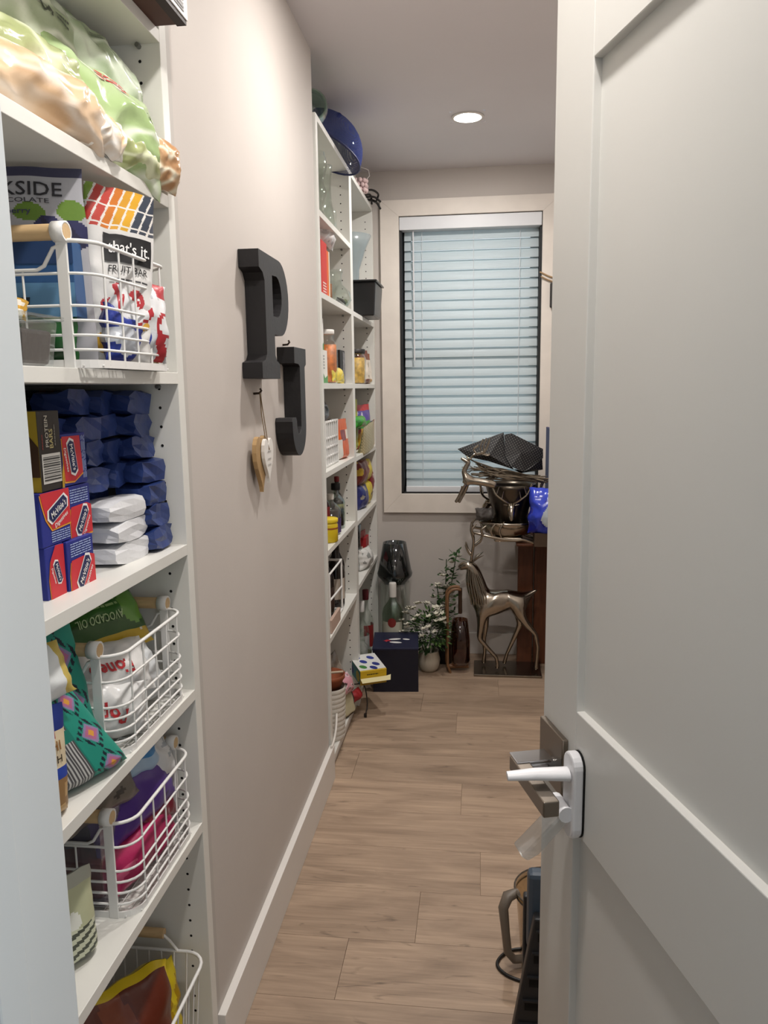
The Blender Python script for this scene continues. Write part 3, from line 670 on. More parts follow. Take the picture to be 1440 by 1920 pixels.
# dark navy tins behind
for i, (y0, y1, z0, z1, xf, lb) in enumerate(((1.05, 1.26, 1.336, 1.385, -0.705, 'dark navy biscuit box with orange stripes, lower of the two at the back'), (1.06, 1.285, 1.386, 1.424, -0.715, 'dark navy biscuit box with orange stripes, upper of the two at the back'))):
    t, w_, h_, d_ = carton('biscuit_carton', lb, 'box', xf, y0, y1, z0, z1, 0.14, ink('#10142b'))
    s1 = face_front(0, -w_/2, 0, 0.0008); s2 = face_front(0, -w_/2, 0, 0.0014)
    patch_on(t, rect(w_-0.075, 0, w_-0.03, h_), s1, ink('#6e3420'), 'printed_band'); bars(t, s2, w_-0.073, 0, w_-0.032, h_, ink('#1c1a2a'), 3, n=6)
    text_on(t, 'Biscuits' if i == 0 else 'Savoury Tea Biscuits', s1, w_*0.40, h_*0.5, 0.016, ink('#8a93ad'), shear=0.35, offset=0.0)
t, w_, h_, d_ = carton('storage_box', 'plain navy box holding up the dark biscuit boxes', 'box', -0.72, 1.06, 1.26, 1.142, 1.335, 0.13, ink('#14182f'))
# navy foil packs
m_navy = mat('navy foil pack', '#2a3c72', 0.36, bump=0.6, bscale=45, mottle=0.25, mscale=16)
protos = []
def brick(w, h, t_, seed, cr):
    """creased block: coarse facets, sharp folds, a pinched end"""
    r = random.Random(seed); b = MB(); nx, ny, nzz = 5, 3, 3
    bm = bmesh.new(); bmesh.ops.create_cube(bm, size=1.0); bmesh.ops.subdivide_edges(bm, edges=bm.edges, cuts=2, use_grid_fill=True)
    for v in bm.verts:
        e = sum(abs(c) > 0.49 for c in v.co)
        k = 0.94 if e == 3 else 1.0
        v.co = Vector((v.co.x*w*k+r.uniform(-cr, cr), v.co.y*t_*k+r.uniform(-cr, cr), v.co.z*h*k+h/2+r.uniform(-cr, cr)*0.7))
        if v.co.x < -w*0.45: v.co.z = h/2+(v.co.z-h/2)*0.7
    me = bpy.data.meshes.new('foil_pack'); bm.to_mesh(me); bm.free(); return me
for k in range(5): protos.append(brick(0.074, 0.039, 0.060, 31+k, 0.0032))
for me in protos: me.materials.append(m_navy)
for row in range(7):
    for c in range(4):
        if row == 6 and c == 0: continue
        y = (1.098, 1.166, 1.236, 1.302)[c]
        o = bpy.data.objects.new('foil_pack', protos[R.randrange(5)]); COL.objects.link(o)
        xb = -0.672+R.uniform(-0.006, 0.006)
        if c == 3: xb = -0.600+0.003*(6-row)-0.012*(row > 3)+R.uniform(-0.004, 0.004)
        if c in (1, 2) and row > 2: xb = -0.628-0.006*(row-3)+R.uniform(-0.005, 0.005)
        elif c < 3: xb = -0.664
        o.location = (xb, min(y+R.uniform(-0.005, 0.005), 1.299), 1.1435+row*0.0398); o.rotation_euler = (R.uniform(-.07, .07), R.uniform(-.06, .06), PI/2+R.uniform(-0.16, 0.16))
        lb = ['navy foil wrapped pack in the near column of the stack', 'navy foil wrapped pack behind the white packs, nearer column', 'navy foil wrapped pack behind the white packs, farther column', 'navy foil wrapped pack in the column against the shelf side'][c]
        tag(o, ['lowest ', 'second lowest ', 'third from bottom ', 'middle ', 'third from top ', 'second highest ', 'highest '][row]+lb, 'pack', 'navy foil packs')
m_wpk = mat('white paper pack', '#dcdde0', 0.42, bump=0.7, bscale=50)
for k, (dz, y, lb) in enumerate(((0.0, 1.205, 'lowest white wrapped pack in front of the navy packs'), (0.035, 1.207, 'middle white wrapped pack in front of the navy packs'), (0.070, 1.197, 'topmost white wrapped pack in front of the navy packs'))):
    t = thing('wrapped_pack', lb, 'pack', (-0.598, y, 1.1425+dz), (0, 0, math.radians((88, 92, 86)[k])), group='white wrapped packs')
    me = brick(0.116, 0.034, 0.062, 70+k, 0.0018); me.materials.append(m_wpk); me.name = 'paper'; po = bpy.data.objects.new('paper', me); COL.objects.link(po); po.parent = t
    MB().box(-0.0572, -0.030, 0.016, 0.0315, 0.002, 0.031).build('sleeve', ink('#a3242c'), t, bevel=0.003)
    MB().prism([(0.055, 0.012), (0.068, 0.006), (0.070, 0.010), (0.056, 0.020)], (0, -0.02, 0), (1, 0, 0), (0, 0, 1), (0, 0.04, 0)).build('folded_end', m_wpk, t)

# ---- shelf with the middle basket
def aztec(u, v, s):
    if s == 1: return '#1d6a60'
    if u > 0.58:
        a = (u-0.79)/0.20; q = (v*3.2+0.2) % 1-0.5
        d = abs(a)+abs(q)*2.0
        if d < 0.22: return '#d79a3f'
        if d < 0.45: return '#b0678c'
        if d < 0.62: return '#8d7fa6'
        if 0.70 < d < 1.0 and (a*3+q*2) % 1 < 0.55: return '#15212f'
        return '#1f8a78'
    if 0.24 < u < 0.56 and (0.02 < v < 0.42 or 0.52 < v < 0.90):
        return '#b9b9b6' if (u*30) % 1 < 0.42 else '#4b4a4c'
    if (u-0.2)**2/0.01+(v-0.04)**2/0.001 < 1: return '#8e2f2f'
    return '#187567'
r1, _ = bag('tortilla_bag', 'teal bag with aztec diamonds leaning over the shelf edge', 'bag', 0.165, 0.178, 0.055, (-0.566, 0.985, 0.866), (-4, 0, 66), aztec, m_matte, 'pouch', 0.003, 23, 2, 110, 120, taper_=0.42, skew=-0.42)
bag('tortilla_bag', 'teal bag with aztec diamonds upright behind the leaning one', 'bag', 0.150, 0.232, 0.06, (-0.622, 1.012, 0.866), (-3, -4, 56), aztec, m_matte, 'pouch', 0.005, 24, 2, 100, 140, skew=-0.1)
def cereal(u, v, s):
    if v > 0.78: return '#1d2f78'
    if v > 0.44: return '#d3c3a4'
    if v > 0.36: return '#23409a'
    return '#8a6a44' if ridge(u*5, v*6, 4) > 0.2 else '#b79566'
r_, sf = bag('granola_bag', 'blue and tan granola bag beside the door jamb', 'bag', 0.10, 0.150, 0.05, (-0.578, 0.880, 0.864), (0, 2, 60), cereal, m_matte, 'pouch', 0.003, 26, 2, 24, 40)
text_on(r_, 'CHI', sf, 0.022, 0.098, 0.013, ink('#8a5f30')); text_on(r_, 'WITH', sf, 0.018, 0.080, 0.010, ink('#2a2018'))
patch_on(r_, rect(-0.03, 0.108, 0.03, 0.118), sf, ink('#9a2f2a'), 'printed_band')
bag('pet_pouch', 'crumpled white and blue pouch lying on the granola bag', 'pouch', 0.12, 0.075, 0.04, (-0.570, 0.905, 1.008), (-16, -10, 66), lambda u, v, s: '#8fb3c6' if u < 0.3 else ('#c9b25c' if u > 0.85 else '#dfe2e2'), m_film, 'pillow', 0.006, 27, 3, 22, 18)
def avo(u, v, s):
    if v > 0.24: return '#5f8f3a' if (u-0.86)**2/0.02+(v-0.6)**2/0.08 < 1 else ('#2f6322' if v > 0.5 else '#284f1c')
    return '#b79a2c' if ridge(u*6, v*5, 5) > -0.1 else '#c9c3b4'
r_, sf = bag('chip_bag', 'green avocado oil chip bag lying upside down on top of the popcorn', 'bag', 0.20, 0.12, 0.055, (-0.625, 1.205, 0.975), (-34, 0, 64), avo, m_film, 'pillow', 0.005, 28, 3, 36, 26)
text_on(r_, 'AVOCADO OIL', sf, -0.005, 0.058, 0.015, ink('#a9bf8e'), rot=180, width=0.10); smallprint(r_, sf, -0.045, 0.075, 0.04, 0.096, 2, ink('#8fae72'), 7)
def pop(seed, tint='#d8d8d8', dark='#9a9b9c'):
    A, B = hx(tint), hx(dark)
    def f(u, v, s):
        k = max(0.0, min(1.0, 0.4-ridge(u*3, v*3, seed)*0.8)); return tuple(a*(1-k)+b*k for a, b in zip(A, B))
    return f
for k, (loc, rot, w, h, lb, txt) in enumerate((((-0.590, 1.140, 0.925), (-30, 4, 60), 0.17, 0.095, 'white popcorn bag with red upside down lettering at the middle of the basket', 'Flonep'),
    ((-0.590, 1.108, 0.874), (-8, 10, 50), 0.14, 0.085, 'white popcorn bag with red lettering low at the near end of the basket', 'Pop'),
    ((-0.578, 1.235, 0.876), (-14, -18, 78), 0.13, 0.105, 'silver grey popcorn bag standing along the front wires of the basket', ''),
    ((-0.665, 1.245, 0.905), (-30, 10, 62), 0.18, 0.13, 'crumpled white bag with black print at the back of the popcorn basket', ''),
    ((-0.690, 1.125, 0.874), (-10, 0, 30), 0.13, 0.11, 'grey popcorn bag tucked at the back near corner of the basket', ''))):
    r_, sf = bag('popcorn_bag', lb, 'bag', w, h, 0.05, loc, rot, pop(40+k, ['#dddcda', '#d9d9d8', '#c6c9cb', '#d2d3d3', '#b5b8b8'][k]), m_film, 'pillow', 0.008, 40+k, 4, 34, 28, smoothc=True)
    if txt: text_on(r_, txt, sf, 0.0, h*0.5, 0.030, ink('#b02a30'), rot=180, offset=0.03, width=(0.085 if k == 0 else 0.05))
# ---- lower basket
bag('candy_bag', 'red and white candy bag upright at the back of the lower basket', 'bag', 0.15, 0.205, 0.05, (-0.645, 1.235, 0.604), (-4, -6, 68), lambda u, v, s: '#d5cfcb' if 0.45 < u+0.3*v < 0.62 else ('#a81f26' if v > 0.3 else '#7d1a20'), m_film, 'pouch', 0.008, 61, 2.5, 26, 24)
bag('candy_bag', 'purple candy bag lying along the front of the lower basket', 'bag', 0.22, 0.105, 0.05, (-0.580, 1.195, 0.675), (-24, -3, 78), lambda u, v, s: '#4a2c80' if ridge(u*3, v*3, 3) > -0.2 else '#2b2450', m_film, 'pillow', 0.008, 62, 3, 34, 22)
bag('candy_bag', 'bright blue bag on the purple one in the lower basket', 'bag', 0.12, 0.07, 0.04, (-0.590, 1.215, 0.752), (-30, 6, 74), lambda u, v, s: '#3c7fb5' if v > 0.35 else '#9fb8cf', m_film, 'pillow', 0.008, 63, 3, 22, 18)
bag('candy_bag', 'white and grey wrapped snack at the far end of the lower basket', 'bag', 0.10, 0.075, 0.04, (-0.577, 1.268, 0.720), (-24, 0, 76), lambda u, v, s: '#cfd0d0' if ridge(u*4, v*4, 8) > 0 else '#9aa0a6', m_film, 'pillow', 0.008, 64, 3, 22, 18)
bag('candy_bag', 'magenta candy bag low against the front wires of the lower basket', 'bag', 0.20, 0.075, 0.045, (-0.570, 1.185, 0.600), (-16, 0, 84), lambda u, v, s: '#a52355' if ridge(u*4, v*4, 8) > 0.0 else ('#c9577c' if u < 0.4 else '#7d1640'), m_film, 'pillow', 0.008, 65, 3, 34, 20)
bag('candy_bag', 'dark red candy bag leaning at the far corner of the lower basket', 'bag', 0.12, 0.08, 0.04, (-0.573, 1.252, 0.634), (-22, 0, 82), lambda u, v, s: '#7f1c34' if ridge(u*4, v*4, 9) > -0.2 else '#b7868f', m_film, 'pillow', 0.008, 66, 3, 24, 18)
t, w_, h_, d_ = carton('clear_bin', 'smoky clear box of brown and red sweets at the near end of the lower basket', 'container', 0, -0.055, 0.055, 0, 0.145, 0.10, tglass('smoky clear plastic', '#e3e1ea', 0.1, 1.0, 0.22, '#8f8c9c'))
t.location = (-0.592, 1.125, 0.604)
MB().box(-0.095, -0.005, -0.05, 0.05, 0.003, 0.072).build('sweets', mat('brown red sweets', '#7a3526', 0.4, bump=1.0, bscale=30, mottle=0.5, mscale=28), t, bevel=0.01)
bag('snack_bag', 'grey brown folded snack bag lying on top of the lower basket', 'bag', 0.16, 0.08, 0.04, (-0.600, 1.105, 0.742), (-20, 0, 72), lambda u, v, s: '#6e675e' if ridge(u*4, v*4, 2) > 0 else '#45413c', m_film, 'pillow', 0.006, 68, 3, 26, 18)
bag('snack_bag', 'dark navy snack bag beneath the purple bag in the lower basket', 'bag', 0.18, 0.08, 0.05, (-0.640, 1.185, 0.610), (-10, 0, 76), lambda u, v, s: '#1f2040' if ridge(u*3, v*3, 6) > -0.3 else '#5a6a8a', m_film, 'pillow', 0.006, 69, 3, 26, 18)
bag('snack_bag', 'mauve bag hanging over the far back corner of the lower basket', 'bag', 0.10, 0.12, 0.03, (-0.715, 1.235, 0.620), (0, 0, 70), lambda u, v, s: '#8a7a96', m_film, 'pillow', 0.004, 70, 3, 16, 16)
def stripey(u, v, s):
    if v < 0.42: return '#c8cbb2' if (v*46+u*2) % 1 < 0.55 else '#4f5347'
    if (u-0.5)**2+(v-0.52)**2*2 < 0.02: return '#dfe0d6'
    return '#b6b896' if v < 0.85 else '#a9a99c'
bag('rice_bag', 'pale green bag with black line print beside the lower basket', 'bag', 0.085, 0.135, 0.055, (-0.595, 0.965, 0.592), (0, 0, 60), stripey, m_matte, 'pouch', 0.003, 72, 2, 30, 56)

# ---- tall basket at the bottom
t = thing('tall_wire_basket', 'tall white wire basket with vertical wires at the bottom of the shelf unit', 'basket', (-0.660, 1.165, 0.065))
hx, hy, r = 0.135, 0.155, 0.04
rim = rrect(hx, hy, r, 0.262)
MB().tube(rim, 0.0034, 8, closed=True).build('rim_wire', m_wire, t); MB().tube(rrect(hx*0.9, hy*0.9, r, 0.006), 0.003, 7, closed=True).build('base_wire', m_wire, t)
n = 44; per = []
def along(hx, hy, s):
    L = [2*hx, 2*hy, 2*hx, 2*hy]; q = s*sum(L)
    for k in range(4):
        if q <= L[k]:
            f = q/L[k]
            return [(-hx+2*hx*f, -hy), (hx, -hy+2*hy*f), (hx-2*hx*f, hy), (-hx, hy-2*hy*f)][k]
        q -= L[k]
    return (-hx, -hy)
for k in range(n):
    a = along(hx-0.002, hy-0.002, (k+.5)/n); c = along(hx*0.9-0.002, hy*0.9-0.002, (k+.5)/n)
    ca = 1.0
    if abs(abs(a[0])-hx) < r and abs(abs(a[1])-hy) < r: continue
    MB().tube([(a[0], a[1], 0.262), (c[0], c[1], 0.008), (c[0]*0.4, c[1]*0.4, 0.004)], 0.0017, 5).build('upright_wire', m_wire, t)
for s in (1, -1):
    MB().tube([(-0.075, s*hy, 0.262), (-0.06, s*(hy-0.002), 0.285), (-0.045, s*(hy-0.002), 0.300), (0.045, s*(hy-0.002), 0.300), (0.06, s*(hy-0.002), 0.285), (0.075, s*hy, 0.262)], 0.003, 7).build('handle_wire', m_wire, t)
    MB().tube([(-0.052, s*(hy-0.002), 0.300), (0.05, s*(hy-0.002), 0.300)], 0.0095, 14).build('handle', m_birch, t, label='birch dowel handle')
def brownbag(u, v, s):
    if v > 0.955 or u > 0.96: return '#d3b81e'
    return '#5c2413' if ridge(u*3, v*3, 3) > -0.1 else '#7d3a1e'
bag('bread_bag', 'rust brown bag with yellow edge inside the tall bottom basket', 'bag', 0.25, 0.285, 0.15, (-0.640, 1.130, 0.085), (-8, 4, 52), brownbag, m_film, 'pillow', 0.014, 81, 3, 36, 32)
bag('bread_bag', 'small yellow bag beside the rust brown bag in the tall basket', 'bag', 0.09, 0.235, 0.05, (-0.590, 1.268, 0.085), (-6, 0, 72), lambda u, v, s: '#d9c322' if ridge(u*3, v*3, 9) > 0.1 else '#b18e14', m_film, 'pillow', 0.01, 82, 3, 26, 26)
# ================================================================== letters and heart on the wall
from mathutils.geometry import tessellate_polygon
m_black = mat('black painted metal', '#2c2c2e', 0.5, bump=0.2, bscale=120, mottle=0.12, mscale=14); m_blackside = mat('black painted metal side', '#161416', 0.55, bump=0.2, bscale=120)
def slab(outer, holes, o, depth):
    """plate in the y-z plane standing proud of the wall towards +x; front gets material 0, flanks material 1"""
    b = MB(); loops = [outer]+holes; flat = [p for l in loops for p in l]
    tri = tessellate_polygon([[Vector((a, c, 0)) for a, c in l] for l in loops])
    F = lambda a, c, x: (o[0]+x, o[1]+a, o[2]+c)
    b.m = 0; b.add([F(a, c, depth) for a, c in flat], [tuple(t) for t in tri])
    b.m = 1; b.add([F(a, c, 0) for a, c in flat], [tuple(t) for t in tri])
    for l in loops:
        n = len(l); b.add([F(a, c, 0) for a, c in l]+[F(a, c, depth) for a, c in l], [(i, (i+1) % n, n+(i+1) % n, n+i) for i in range(n)])
    return b
Po = [(0, 0), (0.160, 0), (0.160, 0.036), (0.132, 0.044), (0.120, 0.056), (0.120, 0.105), (0.175, 0.105)] + arc(0.178, 0.195, 0.090, -90, 90, 14) + [(0, 0.285), (0, 0.246), (0.030, 0.238), (0.044, 0.222), (0.044, 0.056), (0.030, 0.042), (0, 0.036)]
Ph = [(0.112, 0.148), (0.112, 0.242), (0.150, 0.244)] + arc(0.150, 0.196, 0.048, 80, -80, 10) + [(0.150, 0.148)]
t = thing('wall_letter', 'large black letter P hung on the wall, higher of the two', 'letter', (WX, 1.753, 1.446), group='black wall letters')
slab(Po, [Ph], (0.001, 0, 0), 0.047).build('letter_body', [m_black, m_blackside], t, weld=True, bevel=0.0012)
Jo = [(0.050, 0.295), (0.190, 0.295), (0.190, 0.252), (0.172, 0.244), (0.172, 0.088)] + arc(0.090, 0.084, 0.082, 0, -180, 16) + [(0.006, 0.098), (0.012, 0.108), (0.052, 0.108), (0.060, 0.098)] + arc(0.086, 0.088, 0.026, 190, 345, 8) + [(0.112, 0.10), (0.112, 0.244), (0.098, 0.250), (0.050, 0.252)]
t = thing('wall_letter', 'large black letter J hung on the wall, lower of the two', 'letter', (WX, 2.018, 1.237), group='black wall letters')
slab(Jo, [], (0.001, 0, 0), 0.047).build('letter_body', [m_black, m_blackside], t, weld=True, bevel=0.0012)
m_nail = mat('dark nail', '#3a3029', 0.4, metal=0.8)
MB().tube([(0.001, 0.0, 0), (0.012, 0.0, 0.002), (0.014, 0.0, 0.007)], 0.0028, 6)
for i, (y, z) in enumerate(((1.835, 1.411), (2.135, 1.541))):
    o = MB().tube([(0.0, 0, 0), (0.014, 0, 0.001), (0.019, 0.001, 0.007), (0.016, 0.001, 0.012)], 0.0028, 7).build('wall_nail', m_nail, loc=(WX+0.0005, y, z))
    tag(o, ['small dark nail in the wall holding the heart string', 'small dark nail in the wall above the letter J'][i], 'nail')
t = thing('heart_ornament', 'white and wooden double heart hanging from a nail by twine', 'ornament', (WX+0.012, 1.835, 1.411))
m_wood = mat('light wood', '#a98a5f', 0.6, mottle=0.15, mscale=30); m_hw = mat('white painted wood', '#e0ddd8', 0.5); m_twine = mat('jute twine', '#7d6a50', 0.9)
def heart(w, h, n=28):
    pts = []
    for i in range(n):
        a = 2*PI*i/n; x = 16*math.sin(a)**3; y = 13*math.cos(a)-5*math.cos(2*a)-2*math.cos(3*a)-math.cos(4*a)
        pts.append((x/32*w, (y+17)/29*h))
    return pts
hb = slab(heart(0.105, 0.135), [], (0.0, -0.02, -0.235), 0.010).build('wooden_heart', [m_wood, m_wood], t, weld=True)
hw = slab(heart(0.082, 0.108), [], (0.012, 0.004, -0.215), 0.008).build('white_heart', [m_hw, m_hw], t, weld=True)
MB().tube([(0.004, -0.001, 0.004), (0.008, -0.006, -0.05), (0.016, -0.004, -0.118)], 0.0013, 5).build('twine', m_twine, t); MB().tube([(0.004, 0.001, 0.004), (0.010, 0.008, -0.06), (0.018, 0.004, -0.118)], 0.0013, 5).build('twine', m_twine, t)
MB().tube([(0.016, 0.0, -0.112), (0.021, 0.004, -0.135)], 0.002, 5).build('knot', m_twine, t)
hs = lambda a, b: Vector((0.0212, 0.004+a, -0.215+b))
for z in (0.074, 0.056, 0.042): smallprint(hw, hs, -0.014, z, 0.014, z+0.006, 1, ink('#a09d9a'), int(z*1000))
hw.parent = t

# ================================================================== far shelves
m_glass = tglass('clear glass', '#fafdfb', 0.02); m_gglass = tglass('pale green glass', '#e2efe6', 0.03)
m_smoke = tglass('smoked glass', '#9ba6ab', 0.04); m_amber = mat('amber liquid', '#a8601c', 0.08, trans=0.5, ior=1.2); m_cola = mat('dark bottle glass', '#1b120e', 0.12, spec=0.7)
def lathe_obj(name, prof, m, parent=None, n=20, loc=None, caps=True, **k): return MB().lathe(prof, n, caps=caps, **k).build(name, m, parent, loc=loc)
def bottle(name, label, cat, loc, r, h, m, cap=None, caph=0.02, neck=0.32, nr=0.33, lab=None, labc=None, labz=(0.15, 0.5), fill=None, fillm=None, sx=1.0, sy=1.0, rot=(0, 0, 0), group=None):
    t = thing(name, label, cat, loc, rot, group)
    hs = h*(1-neck); hc = h-(caph if cap else 0)
    prof = [(0.0002, 0.0), (r*0.92, 0.0), (r, h*0.03), (r, hs*0.86), (r*0.9, hs*0.95), (r*0.62, hs*1.06), (r*nr*1.08, hs*1.15), (r*nr, hc-0.004), (r*nr, hc), (0.0002, hc)]
    MB().lathe(prof, 22, sx=sx, sy=sy).build('bottle_body', m, t)
    if fill: MB().lathe([(0.0002, 0.003), (r*0.86, 0.004), (r*0.9, h*0.04), (r*0.9, h*fill), (0.0002, h*fill)], 16, sx=sx, sy=sy).build('contents', fillm, t)
    if cap: MB().lathe([(r*nr*1.12, hc-0.002), (r*nr*1.18, hc), (r*nr*1.18, h-0.002), (r*nr*1.05, h), (0.0002, h)], 16).build('cap', cap, t)
    if lab:
        a0, a1 = -100, 60; z0, z1 = labz
        b = MB(); b.grid(lambda u, v: Vector((r*1.012*math.cos(math.radians(a0+(a1-a0)*u))*sx, r*1.012*math.sin(math.radians(a0+(a1-a0)*u))*sy, h*(z0+(z1-z0)*v))), 10, 1)
        b.build('label', lab, t)
    return t
def jar(name, label, cat, loc, prof, m, rim=None):
    t = thing(name, label, cat, loc); MB().lathe(prof, 24).build('glass_body', m, t)
    return t
def shell(prof, th=0.002):
    """vessel profile -> closed double wall (outer up, inner down)"""
    inner = [(max(r-th, 0.0002), z+(th*1.5 if i == 0 else 0)) for i, (r, z) in enumerate(prof)]
    return [(0.0002, prof[0][1])]+prof+list(reversed(inner))+[(0.0002, prof[0][1]+th*1.5)]
TOP = 2.305
# ---- on top of the shelving
m_blue = mat('blue mesh cloth', '#2d3b78', 0.9, alpha=0.80, spec=0.1)
nt = m_blue.node_tree; tcn = nt.nodes.new('ShaderNodeTexCoord'); chk = nt.nodes.new('ShaderNodeTexChecker'); chk.inputs['Scale'].default_value = 420; mr = nt.nodes.new('ShaderNodeMapRange'); mr.inputs[3].default_value = 0.45; mr.inputs[4].default_value = 0.85
nt.links.new(tcn.outputs['Object'], chk.inputs['Vector']); nt.links.new(chk.outputs['Fac'], mr.inputs[0]); nt.links.new(mr.outputs[0], nt.nodes['Principled BSDF'].inputs['Alpha'])
t = thing('mesh_food_cover', 'blue mesh dome food cover tipped up on top of the shelving', 'food cover', (-0.600, 3.12, TOP+0.020), (math.radians(-12), math.radians(24), 0))
RR = 0.155
MB().lathe([(RR*math.cos(math.radians(a)), RR*0.92*math.sin(math.radians(a))) for a in range(0, 91, 9)][:-1]+[(0.0002, RR*0.92)], 30, caps=False).build('mesh_dome', m_blue, t)
MB().tube([(RR*math.cos(2*PI*k/30), RR*math.sin(2*PI*k/30), 0) for k in range(30)], 0.004, 7, closed=True).build('rim', ink('#1b2350'), t)
MB().tube([(0, 0, RR*0.92), (0, 0, RR*0.92+0.014)], [0.006, 0.009], 8).build('knob', ink('#1b2350'), t)
t = thing('glass_jar', 'pale green glass jar lying at the near end of the top shelf', 'jar', (-0.580, 2.80, TOP+0.058), (math.radians(90), 0, math.radians(20)))
MB().lathe(shell([(0.040, -0.06), (0.056, -0.05), (0.057, 0.03), (0.045, 0.05), (0.046, 0.065)], 0.003), 24).build('glass_body', m_gglass, t); MB().tube([(0.047*math.cos(2*PI*k/20), 0.047*math.sin(2*PI*k/20), 0.062) for k in range(20)], 0.004, 6, closed=True).build('rim', m_gglass, t)
t = jar('glass_vase', 'clear tulip glass vase standing under the blue mesh cover', 'vase', (-0.560, 3.42, TOP), shell([(0.040, 0), (0.030, 0.012), (0.034, 0.06), (0.054, 0.13), (0.050, 0.175)]), m_glass)
t = thing('bead_basket', 'small pink beaded basket with a wire handle on the top shelf', 'basket', (-0.552, 3.72, TOP))
m_pink = mat('pink beads', '#c9b0ae', 0.4)
for ring in range(3):
    for k in range(10):
        a = 2*PI*(k+ring*.5)/10; MB().lathe([(0.0002, -0.011), (0.008, -0.008), (0.011, 0), (0.008, 0.008), (0.0002, 0.011)], 8, (0.034*math.cos(a), 0.034*math.sin(a), 0.012+ring*0.020)).build('bead', m_pink, t)
MB().tube([(0.036, 0, 0.06), (0.05, 0, 0.075), (0.045, 0, 0.10), (0.0, 0, 0.118), (-0.045, 0, 0.10), (-0.05, 0, 0.075), (-0.036, 0, 0.06)], 0.0022, 6).build('handle', ink('#b9b2ae'), t)
MB().lathe([(0.0002, 0.0), (0.03, 0.0), (0.03, 0.003), (0.0002, 0.003)], 14).build('base', m_pink, t)
t = thing('iron_ornament', 'twisted black iron twig ornament on the far end of the top shelf', 'ornament', (-0.545, 3.90, TOP))
m_iron = mat('black iron', '#1e1b1a', 0.5)
for k, p in enumerate(([(-0.03, -0.10, 0.006), (-0.0, -0.02, 0.010), (0.04, 0.05, 0.012), (0.062, 0.07, -0.018)], [(-0.05, -0.08, 0.006), (0.02, -0.03, 0.05), (0.055, 0.03, 0.045), (0.045, 0.05, 0.02)], [(-0.04, -0.05, 0.006), (0.03, 0.02, 0.03), (0.065, 0.05, 0.012)], [(-0.01, -0.09, 0.006), (0.02, 0.0, 0.035), (0.02, 0.06, 0.006)], [(-0.06, -0.02, 0.006), (0.01, 0.03, 0.02), (0.05, 0.02, 0.006)])):
    MB().tube(spline(p, 5), 0.005, 6).build('twig', m_iron, t)
# ---- nearer bay, from the top down
z = 2.011
jar('glass_vase', 'knobbly clear glass vase on the highest shelf of the nearer bay', 'vase', (-0.585, 2.87, z), shell([(0.030, 0), (0.036, 0.02), (0.026, 0.05), (0.044, 0.10), (0.032, 0.14), (0.046, 0.19), (0.040, 0.235)]), m_glass)
jar('glass_carafe', 'tall clear glass carafe with a flared rim on the highest shelf', 'carafe', (-0.580, 3.00, z), shell([(0.042, 0), (0.046, 0.02), (0.030, 0.11), (0.028, 0.14), (0.034, 0.21), (0.036, 0.225)]), m_glass)
bottle('glass_bottle', 'slim clear glass bottle at the right end of the highest shelf', 'bottle', (-0.585, 3.14, z), 0.030, 0.18, m_glass, neck=0.45)
z = 1.746
t, w_, h_, d_ = carton('spaghetti_box', 'tall red box with white marks on the second shelf', 'box', -0.560, 2.83, 2.935, z, z+0.200, 0.06, ink('#c42b22'))
smallprint(t, face_front(0, -w_/2, 0), 0.02, 0.02, 0.08, 0.06, 4, ink('#e8d9cf'), 2)
t, w_, h_, d_ = carton('pasta_packet', 'orange packet with a white side beside the tall red box', 'packet', -0.567, 2.945, 3.02, z, z+0.185, 0.04, ink('#d9691f')); patch_on(t, rect(w_*0.72, 0, w_, h_), face_front(0, -w_/2, 0), ink('#d9cbb8'), 'printed_edge')
bag('plastic_wrap', 'crumpled white plastic wrap lying on the red box and packet', 'wrap', 0.20, 0.075, 0.06, (-0.570, 2.965, z+0.200), (-8, 4, 86), lambda u, v, s: '#d9d6d6' if ridge(u*4, v*4, 3) > 0 else '#b3afb0', m_thin, 'pillow', 0.012, 91, 3, 24, 16)
jar('glass_carafe', 'round clear glass decanter on the second shelf', 'decanter', (-0.575, 3.20, z), shell([(0.045, 0), (0.062, 0.03), (0.055, 0.06), (0.026, 0.09), (0.022, 0.12), (0.032, 0.145)]), m_glass)
bottle('oil_bottle', 'small clear bottle with a gold cap beside the orange packet', 'bottle', (-0.590, 3.065, z), 0.026, 0.15, m_glass, cap=ink('#a8873a', 0.3), neck=0.4, fill=0.5, fillm=m_amber)
bag('gift_bow', 'small dark green and black bow on the second shelf edge', 'bow', 0.11, 0.035, 0.03, (-0.555, 3.20, z), (0, 0, 80), lambda u, v, s: '#1a1a1a' if u < 0.5 else '#4f5a2a', m_film, 'pillow', 0.006, 92, 3, 14, 10)
z = 1.441
bottle('sauce_bottle', 'dark red sauce bottle at the back of the third shelf', 'bottle', (-0.690, 2.95, z), 0.04, 0.27, ink('#5e1418', 0.2), cap=ink('#8a2226'), neck=0.4)
t, w_, h_, d_ = carton('tea_carton', 'white carton with green bands, lower of the two stacked', 'box', -0.566, 2.80, 2.925, z, z+0.120, 0.10, ink('#e2e0da'))
s1 = face_front(0, -w_/2, 0); patch_on(t, [(0, 0), (w_, 0), (w_, 0.03), (w_*0.6, 0.018), (w_*0.35, 0.036), (0, 0.022)], s1, ink('#4f8a52'), 'printed_leaf'); smallprint(t, s1, 0.02, 0.05, 0.07, 0.105, 5, ink('#8f9490'), 3)
t, w_, h_, d_ = carton('tea_carton', 'white carton with green bands, upper of the two stacked', 'box', -0.572, 2.80, 2.895, z+0.1205, z+0.235, 0.09, ink('#e2e0da'))
